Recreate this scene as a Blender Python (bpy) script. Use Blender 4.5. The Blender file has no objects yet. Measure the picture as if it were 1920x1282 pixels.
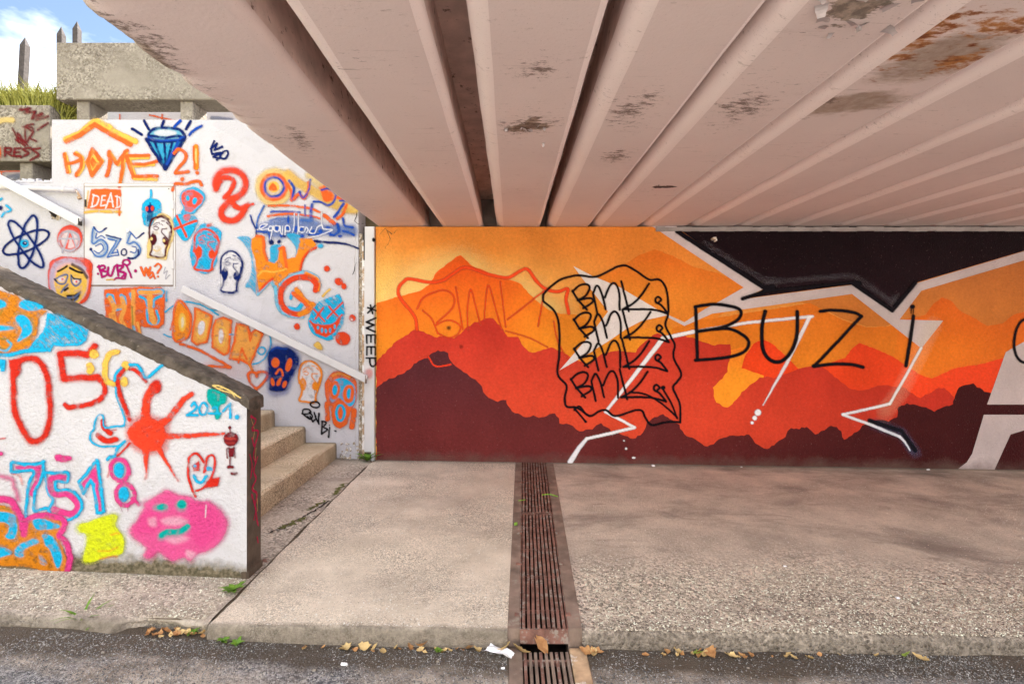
import bpy, bmesh, math, random
import numpy as np
from mathutils import Vector, Matrix, noise as mnoise
from mathutils.geometry import tessellate_polygon

random.seed(7); RNG = np.random.default_rng(7)
scene = bpy.context.scene
COL = scene.collection
FPX, U0, V0, HC = 950.0, 957.0, 608.0, 1.604      # focal length in photo pixels, horizon point, eye height

# ------------------------------------------------------------------ camera
cam = bpy.data.cameras.new('camera'); camo = bpy.data.objects.new('camera', cam); COL.objects.link(camo)
camo.location = (0, 0, HC); camo.rotation_euler = (math.radians(90), 0, 0)
cam.sensor_width = 36.0; cam.lens = FPX / 1920 * 36
cam.shift_x = (960 - U0) / 1920; cam.shift_y = (V0 - 641) / 1920
cam.clip_start = 0.05; cam.clip_end = 500
scene.camera = camo

# ------------------------------------------------------------------ sky and sun
SUN_ELEV, SUN_AZ = 38.0, 32.0            # compass azimuth the light comes from (0 = +Y, clockwise): beyond the mural wall, so everything in view is in open shade
world = bpy.data.worlds.new('World'); scene.world = world; world.use_nodes = True
wn = world.node_tree.nodes; wl = world.node_tree.links; wn.clear()
wout = wn.new('ShaderNodeOutputWorld'); bg = wn.new('ShaderNodeBackground'); bg2 = wn.new('ShaderNodeBackground')
sky = wn.new('ShaderNodeTexSky'); sky.sky_type = 'NISHITA'; sky.sun_disc = False
sky.sun_elevation = math.radians(SUN_ELEV); sky.sun_rotation = math.radians(SUN_AZ)
wl.new(sky.outputs[0], bg.inputs[0]); bg.inputs[1].default_value = 0.055
bg2.inputs[0].default_value = (1.0, 0.985, 0.97, 1); bg2.inputs[1].default_value = 1.05
tc = wn.new('ShaderNodeTexCoord'); mp = wn.new('ShaderNodeMapping'); mp.inputs['Scale'].default_value = (1, 1, 2.2)
mp.inputs['Location'].default_value = (0.55, 0.3, 0.1)
nz = wn.new('ShaderNodeTexNoise'); nz.inputs['Scale'].default_value = 2.6; nz.inputs['Detail'].default_value = 7; nz.inputs['Roughness'].default_value = 0.55
cr = wn.new('ShaderNodeMapRange'); cr.inputs['From Min'].default_value = 0.38; cr.inputs['From Max'].default_value = 0.66
mixw = wn.new('ShaderNodeMixShader')
wl.new(tc.outputs['Generated'], mp.inputs[0]); wl.new(mp.outputs[0], nz.inputs['Vector']); wl.new(nz.outputs['Fac'], cr.inputs['Value'])
wl.new(cr.outputs[0], mixw.inputs[0]); wl.new(bg.outputs[0], mixw.inputs[1]); wl.new(bg2.outputs[0], mixw.inputs[2]); wl.new(mixw.outputs[0], wout.inputs[0])
sl = bpy.data.lights.new('sun', 'SUN'); slo = bpy.data.objects.new('sun', sl); COL.objects.link(slo)
sl.energy = 4.3; sl.angle = math.radians(2); sl.color = (1.0, 0.95, 0.88)
_e, _a = math.radians(SUN_ELEV), math.radians(SUN_AZ)
_d = Vector((math.sin(_a) * math.cos(_e), math.cos(_a) * math.cos(_e), math.sin(_e)))
slo.rotation_euler = _d.to_track_quat('Z', 'Y').to_euler(); slo.location = _d * 30
scene.view_settings.view_transform = 'Standard'; scene.view_settings.look = 'None'
scene.view_settings.gamma = 1.0; scene.view_settings.use_curve_mapping = False
scene.view_settings.exposure = 2.25
scene.render.engine = 'CYCLES'
scene.cycles.transparent_max_bounces = 24
scene.cycles.max_bounces = 12; scene.cycles.diffuse_bounces = 8
scene.cycles.use_denoising = True

# ------------------------------------------------------------------ small helpers
def PX(u, v, Y):
    """world point seen at photo pixel (u, v) at depth Y"""
    return Vector(((u - U0) * Y / FPX, Y, HC - (v - V0) * Y / FPX))
def s2l(c):
    return tuple(((x / 255) / 12.92 if x / 255 <= 0.04045 else ((x / 255 + 0.055) / 1.055) ** 2.4) for x in c)
def tag(o, label=None, cat=None, group=None, kind=None):
    for k, v in (('label', label), ('category', cat), ('group', group), ('kind', kind)):
        if v: o[k] = v
    return o
WORLD_LOC = {}
def link(o, parent=None, origin=(0, 0, 0)):
    COL.objects.link(o)
    org = Vector(origin); WORLD_LOC[o.name] = org
    if parent is not None:
        o.parent = parent; o.location = org - WORLD_LOC[parent.name]
    else:
        o.location = org
    return o
def empty(name, loc):
    o = bpy.data.objects.new(name, None); o.empty_display_size = 0.2
    return link(o, None, loc)
def mesh_obj(name, verts, faces, mats, parent=None, origin=None, smooth=False, fmat=None):
    V = np.asarray(verts, dtype=float)
    if origin is None:
        origin = (0.5 * (V[:, 0].min() + V[:, 0].max()), 0.5 * (V[:, 1].min() + V[:, 1].max()), V[:, 2].min())
    me = bpy.data.meshes.new(name)
    me.from_pydata([tuple(x) for x in (V - np.array(origin))], [], [tuple(f) for f in faces])
    for m in (mats if isinstance(mats, (list, tuple)) else [mats]): me.materials.append(m)
    if fmat is not None:
        me.polygons.foreach_set('material_index', np.asarray(fmat, dtype=np.int32))
    if smooth: me.polygons.foreach_set('use_smooth', np.ones(len(me.polygons), dtype=bool))
    me.update()
    o = bpy.data.objects.new(name, me)
    return link(o, parent, origin)
def bm_obj(name, bm, mats, parent=None, smooth=False, origin=None):
    bmesh.ops.recalc_face_normals(bm, faces=bm.faces)
    bm.verts.index_update()
    vs = [v.co[:] for v in bm.verts]; fs = [[v.index for v in f.verts] for f in bm.faces]; fm = [f.material_index for f in bm.faces]
    bm.free()
    return mesh_obj(name, vs, fs, mats, parent, origin, smooth, fm)
def box_bm(bm, x0, x1, y0, y1, z0, z1, bev=0.0, mi=0, jit=0.0, seg=1):
    r = bmesh.ops.create_cube(bm, size=1.0)
    vs = r['verts']
    for v in vs:
        v.co = Vector((x0 + (v.co.x + .5) * (x1 - x0), y0 + (v.co.y + .5) * (y1 - y0), z0 + (v.co.z + .5) * (z1 - z0)))
        if jit: v.co += Vector((random.uniform(-jit, jit), random.uniform(-jit, jit), random.uniform(-jit, jit)))
    fs = set(f for v in vs for f in v.link_faces)
    for f in fs: f.material_index = mi
    if bev:
        es = list(set(e for v in vs for e in v.link_edges))
        bmesh.ops.bevel(bm, geom=es, offset=bev, segments=seg, affect='EDGES', profile=0.5)
    return bm
def box(name, x0, x1, y0, y1, z0, z1, mats, parent=None, bev=0.0, jit=0.0, seg=1):
    bm = bmesh.new(); box_bm(bm, x0, x1, y0, y1, z0, z1, bev, 0, jit, seg)
    return bm_obj(name, bm, mats, parent)
def tube_bm(bm, pts, r, n=8, mi=0):
    pts = [Vector(p) for p in pts]; rings = []
    for i, p in enumerate(pts):
        t = (pts[min(i + 1, len(pts) - 1)] - pts[max(i - 1, 0)]).normalized()
        a = t.orthogonal().normalized() if abs(t.z) > .9 else t.cross(Vector((0, 0, 1))).normalized()
        b = t.cross(a)
        rr = r[i] if isinstance(r, (list, tuple)) else r
        rings.append([bm.verts.new(p + (a * math.cos(k * 2 * math.pi / n) + b * math.sin(k * 2 * math.pi / n)) * rr) for k in range(n)])
    for i in range(len(rings) - 1):
        for k in range(n):
            f = bm.faces.new((rings[i][k], rings[i][(k + 1) % n], rings[i + 1][(k + 1) % n], rings[i + 1][k])); f.material_index = mi
    bm.faces.new(rings[0]).material_index = mi; bm.faces.new(rings[-1]).material_index = mi
_lat = RNG.random((64, 64))
def vnoise(x, y, seed=0):
    x = np.asarray(x, float) + seed * 17.31; y = np.asarray(y, float) + seed * 9.77
    xi = np.floor(x).astype(int); yi = np.floor(y).astype(int); fx = x - xi; fy = y - yi
    fx = fx * fx * (3 - 2 * fx); fy = fy * fy * (3 - 2 * fy)
    g = lambda a, b: _lat[a % 64, b % 64]
    return (g(xi, yi) * (1 - fx) + g(xi + 1, yi) * fx) * (1 - fy) + (g(xi, yi + 1) * (1 - fx) + g(xi + 1, yi + 1) * fx) * fy
def fnoise(x, y, seed=0, oct=4):
    s = 0; a = 0.5; t = 0
    for k in range(oct):
        s = s + a * vnoise(np.asarray(x) * 2 ** k, np.asarray(y) * 2 ** k, seed + k); t += a; a *= .5
    return s / t

# ------------------------------------------------------------------ material toolkit
class M:
    def __init__(s, name):
        s.m = bpy.data.materials.new(name); s.m.use_nodes = True
        s.t = s.m.node_tree; s.n = s.t.nodes; s.l = s.t.links; s.n.clear()
        s.out = s.n.new('ShaderNodeOutputMaterial'); s.b = s.n.new('ShaderNodeBsdfPrincipled')
        s.l.new(s.b.outputs[0], s.out.inputs[0]); s.b.inputs['Roughness'].default_value = 0.85
        s.b.inputs['Specular IOR Level'].default_value = 0.25
        g = s.n.new('ShaderNodeNewGeometry'); s.pos = g.outputs['Position']
    def _in(s, sock, v):
        if hasattr(v, 'is_linked') or isinstance(v, bpy.types.NodeSocket): s.l.new(v, sock)
        elif isinstance(v, (tuple, list)) and sock.type == 'RGBA' and len(v) == 3: sock.default_value = (*v, 1)
        else: sock.default_value = v
    def math(s, op, a, b=0.0, c=None, clamp=False):
        n = s.n.new('ShaderNodeMath'); n.operation = op; n.use_clamp = clamp
        s._in(n.inputs[0], a); s._in(n.inputs[1], b)
        if c is not None: s._in(n.inputs[2], c)
        return n.outputs[0]
    def map(s, scale=(1, 1, 1), loc=(0, 0, 0), rot=(0, 0, 0), vec=None):
        n = s.n.new('ShaderNodeMapping'); s.l.new(vec or s.pos, n.inputs[0])
        n.inputs['Scale'].default_value = scale; n.inputs['Location'].default_value = loc; n.inputs['Rotation'].default_value = rot
        return n.outputs[0]
    def noise(s, scale, detail=4, rough=.55, vec=None, dist=0.0, out='Fac'):
        n = s.n.new('ShaderNodeTexNoise'); s.l.new(vec or s.pos, n.inputs['Vector'])
        n.inputs['Scale'].default_value = scale; n.inputs['Detail'].default_value = detail
        n.inputs['Roughness'].default_value = rough; n.inputs['Distortion'].default_value = dist
        return n.outputs[out]
    def vor(s, scale, vec=None, out='Distance', feature='F1', rnd=1.0):
        n = s.n.new('ShaderNodeTexVoronoi'); n.feature = feature; s.l.new(vec or s.pos, n.inputs['Vector'])
        n.inputs['Scale'].default_value = scale; n.inputs['Randomness'].default_value = rnd
        return n.outputs[out]
    def ramp(s, v, a, b, lo=0.0, hi=1.0, smooth=False):
        n = s.n.new('ShaderNodeMapRange'); s._in(n.inputs['Value'], v)
        n.interpolation_type = 'SMOOTHSTEP' if smooth else 'LINEAR'
        n.inputs['From Min'].default_value = a; n.inputs['From Max'].default_value = b
        n.inputs['To Min'].default_value = lo; n.inputs['To Max'].default_value = hi
        return n.outputs[0]
    def mix(s, f, a, b, mode='MIX'):
        n = s.n.new('ShaderNodeMix'); n.data_type = 'RGBA'; n.blend_type = mode
        s._in(n.inputs['Factor'], f)
        for sock, v in ((n.inputs[6], a), (n.inputs[7], b)): s._in(sock, v)
        return n.outputs[2]
    def sep(s, vec=None):
        n = s.n.new('ShaderNodeSeparateXYZ'); s.l.new(vec or s.pos, n.inputs[0]); return n.outputs
    def bump(s, h, strength=.5, dist=.01, prev=None):
        n = s.n.new('ShaderNodeBump'); s._in(n.inputs['Height'], h); n.inputs['Strength'].default_value = strength
        n.inputs['Distance'].default_value = dist
        if prev is not None: s.l.new(prev, n.inputs['Normal'])
        return n.outputs[0]
    def color(s, c): s._in(s.b.inputs['Base Color'], c)
    def rough(s, r): s._in(s.b.inputs['Roughness'], r)
    def normal(s, n): s.l.new(n, s.b.inputs['Normal'])
    def stucco(s, strength=.55, scale=1.0):
        patch = s.ramp(s.noise(2.3, 3, .5), .3, .7, .35, 1.0)
        a = s.noise(48 * scale, 3, .6); b = s.noise(130 * scale, 2, .5)
        h = s.math('ADD', s.math('MULTIPLY', s.ramp(a, .35, .68), .8), s.math('MULTIPLY', b, .5))
        h = s.math('ADD', h, s.math('MULTIPLY', s.noise(9, 2, .5), .7))
        return s.bump(s.math('MULTIPLY', h, patch), strength, .012)

def paint_mat(name, strength=.55, scale=1.0, speck=1.0, rough=.7):
    """paint lying on a wall: colour and coverage come from the paint film's own 'col' attribute"""
    m = M(name)
    at = m.n.new('ShaderNodeAttribute'); at.attribute_name = 'col'
    tone = m.ramp(m.noise(70, 3, .6), .25, .75, .86, 1.08)
    hs = m.n.new('ShaderNodeHueSaturation'); m.l.new(at.outputs['Color'], hs.inputs['Color']); m.l.new(tone, hs.inputs['Value'])
    m.color(hs.outputs[0]); m.rough(rough); m.normal(m.stucco(strength, scale)); m.b.inputs['Specular IOR Level'].default_value = .06
    grain = m.math('SUBTRACT', m.noise(330, 2, .6), .5)
    a = at.outputs['Alpha']
    edge = m.math('MULTIPLY', m.math('MULTIPLY', a, m.math('SUBTRACT', 1.0, a)), 4.5 * speck)
    al = m.math('ADD', a, m.math('MULTIPLY', grain, edge), clamp=True)
    tr = m.n.new('ShaderNodeBsdfTransparent'); mx = m.n.new('ShaderNodeMixShader')
    m.l.new(al, mx.inputs[0]); m.l.new(tr.outputs[0], mx.inputs[1]); m.l.new(m.b.outputs[0], mx.inputs[2]); m.l.new(mx.outputs[0], m.out.inputs[0])
    return m.m

def flat_mat(name, col, var=.15, scale=8, bump=.3, bscale=80, rough=.8, spots=None):
    m = M(name); c = Vector(col)
    c1 = m.mix(m.ramp(m.noise(scale, 5), .3, .7), tuple(c * (1 - var)), tuple(c * (1 + var)))
    if spots: c1 = m.mix(m.ramp(m.noise(spots[1], 4, .7), spots[2], spots[2] + .08), c1, spots[0])
    m.color(c1); m.rough(rough)
    if bump: m.normal(m.bump(m.noise(bscale, 4, .6), bump, .006))
    return m.m
# ------------------------------------------------------------------ spray paint: strokes become thin films of paint with real coverage
PAL = dict(orange=(253, 112, 48), org2=(255, 150, 40), yel=(255, 205, 90), pale=(255, 222, 140), navy=(12, 36, 110), blue=(25, 80, 190),
           cyan=(28, 190, 245), lcyan=(120, 205, 240), coral=(246, 92, 76), red=(226, 50, 34), rsoft=(250, 72, 44), rorg=(240, 78, 40),
           black=(22, 18, 24), lilac=(196, 190, 215), white=(240, 238, 244), grey=(190, 190, 205), maroon=(84, 22, 34), wine=(126, 30, 40),
           mag=(190, 20, 120), pink=(238, 70, 150), pk2=(250, 96, 166), teal=(0, 178, 172), lemon=(236, 246, 40), ochre=(228, 140, 32),
           green=(110, 140, 60), peach=(255, 176, 84), slate=(96, 116, 160), dred=(122, 24, 32), bl3=(50, 110, 200), lblue=(150, 195, 245),
           crim=(176, 26, 70), cream=(250, 232, 190))
GAIN = [0.66]
def catmull(P, closed=False, n=6):
    P = np.asarray(P, float)
    if len(P) < 3: return P
    if closed: Q = np.vstack([P[-1], P, P[0], P[1]])
    else: Q = np.vstack([2 * P[0] - P[1], P, 2 * P[-1] - P[-2]])
    out = []
    t = np.linspace(0, 1, n, endpoint=False)[:, None]
    for i in range(1, len(Q) - 2):
        a, b, c, d = Q[i - 1], Q[i], Q[i + 1], Q[i + 2]
        out.append(.5 * (2 * b + (c - a) * t + (2 * a - 5 * b + 4 * c - d) * t ** 2 + (3 * b - a - 3 * c + d) * t ** 3))
    out.append(Q[-2][None])
    return np.vstack(out)
def seg_dist(X, Y, P):
    """distance to a polyline and the fraction along it"""
    d2 = np.full(X.shape, 1e18); frac = np.zeros(X.shape)
    n = len(P) - 1
    for i in range(n):
        ax, ay = P[i]; bx, by = P[i + 1]; dx, dy = bx - ax, by - ay
        L = dx * dx + dy * dy + 1e-9
        t = np.clip(((X - ax) * dx + (Y - ay) * dy) / L, 0, 1)
        q = (X - ax - t * dx) ** 2 + (Y - ay - t * dy) ** 2
        m = q < d2; d2[m] = q[m]; frac[m] = (i + t[m]) / n
    return np.sqrt(d2), frac
def inside(X, Y, P):
    r = np.zeros(X.shape, bool); n = len(P)
    for i in range(n):
        x0, y0 = P[i]; x1, y1 = P[(i + 1) % n]
        if y0 == y1: continue
        c = ((y0 > Y) != (y1 > Y)) & (X < (x1 - x0) * (Y - y0) / (y1 - y0) + x0)
        r ^= c
    return r
def parse(txt, frame):
    ox, oy, s = frame; ops = []
    for ln in txt.strip().splitlines():
        ln = ln.split('#')[0].strip()
        if not ln: continue
        head, pts = ln.split('|'); h = head.split()
        k, col = h[0], h[1]; opt = dict(w=20., s=.9, a=1., t0=1., t1=1., h=0.)
        for q in h[2:]:
            kk, vv = q.split('='); opt[kk] = float(vv)
        if k in 'ER':
            v = [float(x) for x in pts.replace(',', ' ').split()]
            if len(v) < 5: v.append(0)
            cx, cy, rx, ry, an = v; th = np.linspace(0, 2 * np.pi, 28, endpoint=False); an = math.radians(an)
            ex, ey = rx * np.cos(th), ry * np.sin(th)
            P = np.stack([cx + ex * math.cos(an) - ey * math.sin(an), cy + ex * math.sin(an) + ey * math.cos(an)], 1)
            k = 'P' if k == 'E' else 'LC'
        else:
            P = np.array([[float(x) for x in p.split(',')] for p in pts.split()])
        P = np.array([ox, oy]) + P / s
        w = opt['w'] / s
        if k == 'S': P = catmull(P)
        elif k == 'C': P = catmull(P, True); k = 'L'
        elif k == 'F': P = catmull(P, True)[:-1]; k = 'P'
        elif k == 'LC': P = np.vstack([P, P[:1]]); k = 'L'
        if k == 'S': k = 'L'
        ops.append((k, np.array(s2l(PAL[col])) * GAIN[0], w, opt, P))
    return ops
LAYER = [0]
HALO = [.13]
def paint_sheet(name, label, parent, mat, txt, frame, Y, step=1.3, amp=.8, front=-1, group=None):
    ops = parse(txt, frame) if isinstance(txt, str) else txt
    lo = np.min([o[4].min(0) - (o[2] if o[0] == 'L' else 0) - o[3]['s'] * 2.2 - 3 for o in ops], 0)
    hi = np.max([o[4].max(0) + (o[2] if o[0] == 'L' else 0) + o[3]['s'] * 2.2 + 3 for o in ops], 0)
    nx = int((hi[0] - lo[0]) / step) + 2; ny = int((hi[1] - lo[1]) / step) + 2
    xs = lo[0] + np.arange(nx) * step; ys = lo[1] + np.arange(ny) * step
    A = np.zeros((ny, nx)); C = np.zeros((ny, nx, 3)); sd = len(name) + len(label)
    for kind, col, w, o, P in ops:
        mg = (w / 2 if kind == 'L' else 0) + o['s'] * 2 + 3
        i0 = max(0, int((P[:, 0].min() - mg - lo[0]) / step)); i1 = min(nx, int((P[:, 0].max() + mg - lo[0]) / step) + 2)
        j0 = max(0, int((P[:, 1].min() - mg - lo[1]) / step)); j1 = min(ny, int((P[:, 1].max() + mg - lo[1]) / step) + 2)
        X, Yp = np.meshgrid(xs[i0:i1], ys[j0:j1])
        Xn = X + (fnoise(X / 11, Yp / 11, sd, 3) - .5) * 3 * amp; Yn = Yp + (fnoise(X / 11, Yp / 11, sd + 5, 3) - .5) * 3 * amp
        if kind == 'L':
            d, fr = seg_dist(Xn, Yn, P)
            ww = w / 2 * (o['t0'] + (o['t1'] - o['t0']) * fr) if (o['t0'] != 1 or o['t1'] != 1) else w / 2
            sdist = d - ww
        else:
            d, _ = seg_dist(Xn, Yn, np.vstack([P, P[:1]])); sdist = np.where(inside(Xn, Yn, P), -d, d)
        sf = max(o['s'], .6)
        t = np.clip((sf - sdist) / (2 * sf), 0, 1); a = t * t * (3 - 2 * t)
        if o['s'] > 3: a = a ** 1.3
        if HALO[0] and o['s'] > .85 and o['a'] > .8:      # fine overspray round the line, thinner and thicker cover along it
            hw = (w * .45 if kind == 'L' else 5) + 3
            hal = np.clip(1 - np.maximum(sdist, 0) / hw, 0, 1) ** 2
            a = np.maximum(a, HALO[0] * hal)
            a = a * (1 - .42 * np.clip((fnoise(X / 9, Yp / 9, sd + 3, 3) - .56) * 6, 0, 1))
        if o['h'] > 0:      # hatching: uneven cover from a narrow cap
            hn = fnoise((X + Yp) / 16, (Yp - X) / 3.2, sd, 3); a = a * np.clip(1 - o['h'] * np.clip((hn - .47) * 5, 0, 1), 0, 1)
        a = a * o['a']
        A0 = A[j0:j1, i0:i1]; C0 = C[j0:j1, i0:i1]
        An = a + A0 * (1 - a)
        C[j0:j1, i0:i1] = np.where(An[..., None] > 1e-5, (col * a[..., None] + C0 * (A0 * (1 - a))[..., None]) / np.maximum(An, 1e-5)[..., None], col)
        A[j0:j1, i0:i1] = An
    m4 = np.maximum(np.maximum(A[:-1, :-1], A[1:, :-1]), np.maximum(A[:-1, 1:], A[1:, 1:])) > .04
    jj, ii = np.nonzero(m4)
    idx = lambda j, i: j * nx + i
    quads = np.stack([idx(jj, ii), idx(jj + 1, ii), idx(jj + 1, ii + 1), idx(jj, ii + 1)], 1)
    used, inv = np.unique(quads.ravel(), return_inverse=True)
    LAYER[0] += 1
    yy = Y - .0012 - .00015 * (LAYER[0] % 60)
    u = lo[0] + (used % nx) * step; v = lo[1] + (used // nx) * step
    W = np.stack([(u - U0) * Y / FPX, np.full(len(u), yy), HC - (v - V0) * Y / FPX], 1)
    org = np.array([W[:, 0].mean(), Y, W[:, 2].min()]); W = W - org
    me = bpy.data.meshes.new(name)
    nf = len(quads)
    me.vertices.add(len(W)); me.vertices.foreach_set('co', W.ravel().astype(np.float32))
    me.loops.add(nf * 4); me.loops.foreach_set('vertex_index', inv.astype(np.int32))
    me.polygons.add(nf); me.polygons.foreach_set('loop_start', np.arange(nf, dtype=np.int32) * 4)
    me.update(calc_edges=True)
    ca = me.attributes.new('col', 'FLOAT_COLOR', 'POINT')
    rgba = np.concatenate([C.reshape(-1, 3)[used], A.ravel()[used][:, None]], 1)
    ca.data.foreach_set('color', rgba.ravel().astype(np.float32))
    me.materials.append(mat)
    o = bpy.data.objects.new(name, me); link(o, parent, org)
    if label: o['label'] = label
    return o
def jag(P, amp, step, seed, closed_from=None):
    """roughen the segments of an outline (photo pixels)"""
    out = []; rr = random.Random(seed); n = len(P)
    for i in range(n - 1):
        a, b = np.array(P[i], float), np.array(P[i + 1], float); L = np.linalg.norm(b - a); k = max(1, int(L / step))
        nrm = np.array([-(b - a)[1], (b - a)[0]]) / (L + 1e-6)
        for j in range(k):
            q = a + (b - a) * j / k
            out.append(q + nrm * (rr.uniform(-amp, amp) if j or i else 0))
    out.append(np.array(P[-1], float))
    return out
def flat_shape(name, label, parent, mat, P, Y, layer):
    """a crisp flat area of wall paint, outlined in photo pixels on the wall plane at depth Y"""
    pts = [PX(p[0], p[1], Y) for p in P]
    for p in pts: p.y = Y - .0012 - .0004 * layer
    tris = tessellate_polygon([[Vector((p.x, p.z, 0)) for p in pts]])
    o = mesh_obj(name, [p[:] for p in pts], [t if True else t for t in tris], mat, parent)
    # faces must look towards the camera (-Y)
    me = o.data
    flip = [p.index for p in me.polygons if p.normal.y > 0]
    if flip:
        bm = bmesh.new(); bm.from_mesh(me); bm.faces.ensure_lookup_table()
        bmesh.ops.reverse_faces(bm, faces=[bm.faces[i] for i in flip]); bm.to_mesh(me); bm.free()
    if label: o['label'] = label
    return o
# ------------------------------------------------------------------ materials
def white_wall_mat(name='white stucco', dirt_z=None, slope=0.0, strength=.55, scale=1.0):
    m = M(name)
    n1 = m.ramp(m.math('ADD', m.math('MULTIPLY', m.noise(1.3, 5, .6), .7), m.math('MULTIPLY', m.sep(m.vor(1.15, out='Color', vec=m.map((1, 1, 1.4))))[0], .35)), .3, .8); c = m.mix(n1, (.525, .515, .555), (.47, .46, .50))
    c = m.mix(m.math('MULTIPLY', m.ramp(m.noise(6, 6, .7), .52, .75), .3), c, (.33, .30, .275))
    fleck = m.math('GREATER_THAN', m.noise(60, 2, .5), .72); c = m.mix(m.math('MULTIPLY', fleck, .5), c, (.35, .30, .27))
    if dirt_z is not None:
        x = m.sep()
        z = m.math('ADD', x[2], m.math('MULTIPLY', x[0], slope))
        edge = m.math('ADD', z, m.math('MULTIPLY', m.math('SUBTRACT', m.noise(5.5, 5, .65), .5), .22))
        d = m.ramp(edge, dirt_z + .05, dirt_z - .02)
        c = m.mix(d, c, m.mix(m.ramp(m.noise(45, 4), .35, .65), (.07, .06, .035), (.20, .165, .115)))
    m.color(c); m.rough(.85); m.normal(m.stucco(strength, scale)); return m.m
KERB_Y = 2.70
def aggregate_mat(name, dark=(.29, .245, .205), light=(.58, .50, .42), stain=.5, strength=.7, vs=85, kerb=False, smoothpart=False, crack=False):
    m = M(name)
    cell = m.vor(vs, out='Color'); v = m.sep(cell)[0]
    dist = m.vor(vs); 
    base = m.mix(m.ramp(m.noise(2.2, 6, .6), .32, .7), dark, light)
    stone = m.mix(m.ramp(v, 0.1, .95), tuple(Vector(dark) * .5), tuple(Vector(light) * 1.4))
    rgh = m.ramp(m.noise(1.6, 4, .6), .38, .6)         # where the cement skin is worn off, stones show
    if smoothpart:
        y = m.sep()[1]
        yy = m.math('ADD', y, m.math('MULTIPLY', m.math('SUBTRACT', m.noise(1.5, 4), .5), .9))
        rgh = m.ramp(yy, 3.85, 3.1, .12, 1.0, True)
    c = m.mix(m.math('MULTIPLY', rgh, .75), base, stone)
    hole = m.math('GREATER_THAN', m.noise(120, 2, .5), .685)
    c = m.mix(m.math('MULTIPLY', hole, .75), c, (.07, .055, .045))
    pal = m.math('GREATER_THAN', m.noise(75, 1, .5, vec=m.map((1, 1, 1), (3, 7, 1))), .72)
    c = m.mix(m.math('MULTIPLY', pal, .7), c, (.62, .58, .53))
    st = m.ramp(m.noise(.9, 7, .68, vec=m.map((.7, 1.5, 1), (4, 2, 0)), dist=.6), .5, .66)
    st = m.math('MAXIMUM', st, m.math('MULTIPLY', m.ramp(m.noise(2.4, 6, .7, vec=m.map((.5, 1.6, 1), (9, 3, 0)), dist=1.2), .57, .68), .7))
    c = m.mix(m.math('MULTIPLY', st, stain), c, (.14, .105, .095))
    yk = m.math('ADD', m.sep()[1], m.math('MULTIPLY', m.math('SUBTRACT', m.noise(9, 5, .7), .5), .07))
    if kerb: c = m.mix(m.ramp(yk, KERB_Y + .045, KERB_Y + .005, 0, .8), c, m.mix(m.ramp(m.noise(25, 5, .7), .35, .65), (.07, .055, .042), (.22, .185, .15)))
    crk = m.vor(.9, vec=m.map((1, 1, 1), (.3, 1.2, 0)), out='Distance', feature='DISTANCE_TO_EDGE')
    crk = m.ramp(m.math('ADD', crk, m.math('MULTIPLY', m.math('SUBTRACT', m.noise(14, 5, .7), .5), .05)), .008, .002)
    c = m.mix(m.math('MULTIPLY', crk, m.ramp(m.noise(.7, 2, .5), .5, .6, 0, .7 if crack else 0)), c, (.07, .055, .045))
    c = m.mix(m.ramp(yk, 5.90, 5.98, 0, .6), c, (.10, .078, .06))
    m.color(c); m.rough(.9)
    h = m.math('ADD', m.math('MULTIPLY', m.ramp(dist, 0, .6, 1, 0), m.math('ADD', m.math('MULTIPLY', rgh, .8), .15)), m.math('MULTIPLY', m.noise(150, 3), .5))
    m.normal(m.bump(h, strength, .010)); return m.m
MAT = {}
MAT['white'] = white_wall_mat()
MAT['parapet'] = white_wall_mat('parapet stucco', dirt_z=-.06, slope=.075, strength=.55, scale=1.0)
MAT['slab_left'] = aggregate_mat('worn concrete slab', stain=.55, strength=1.0, vs=75, kerb=True)
MAT['slab_mid'] = aggregate_mat('fine concrete paving', dark=(.50, .425, .345), light=(.76, .66, .55), stain=.28, strength=.8, vs=150, kerb=True)
MAT['slab_right'] = aggregate_mat('smooth to washed concrete', dark=(.36, .305, .255), light=(.68, .575, .48), stain=.6, strength=1.2, vs=62, smoothpart=True, kerb=True, crack=False)
MAT['step'] = aggregate_mat('concrete steps', dark=(.42, .33, .22), light=(.66, .54, .39), stain=.35, strength=.4, vs=120)
MAT['riser'] = aggregate_mat('step risers with painted shade', dark=(.32, .24, .155), light=(.58, .46, .32), stain=.45, strength=.5, vs=110)  # darker copy of the step concrete: riser shade put into the colour
MAT['dirt'] = flat_mat('packed dirt', (.13, .10, .07), .4, 20, .6, 80)
MAT['planter'] = aggregate_mat('washed concrete planter', dark=(.32, .285, .235), light=(.64, .58, .50), stain=.6, strength=.8, vs=40)
MAT['stucco_paint'] = paint_mat('sprayed paint on stucco')
MAT['stucco_paint_near'] = paint_mat('sprayed paint on parapet', strength=.8)
MAT['paint_smooth'] = paint_mat('paint on smooth surface', strength=.12)

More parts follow.
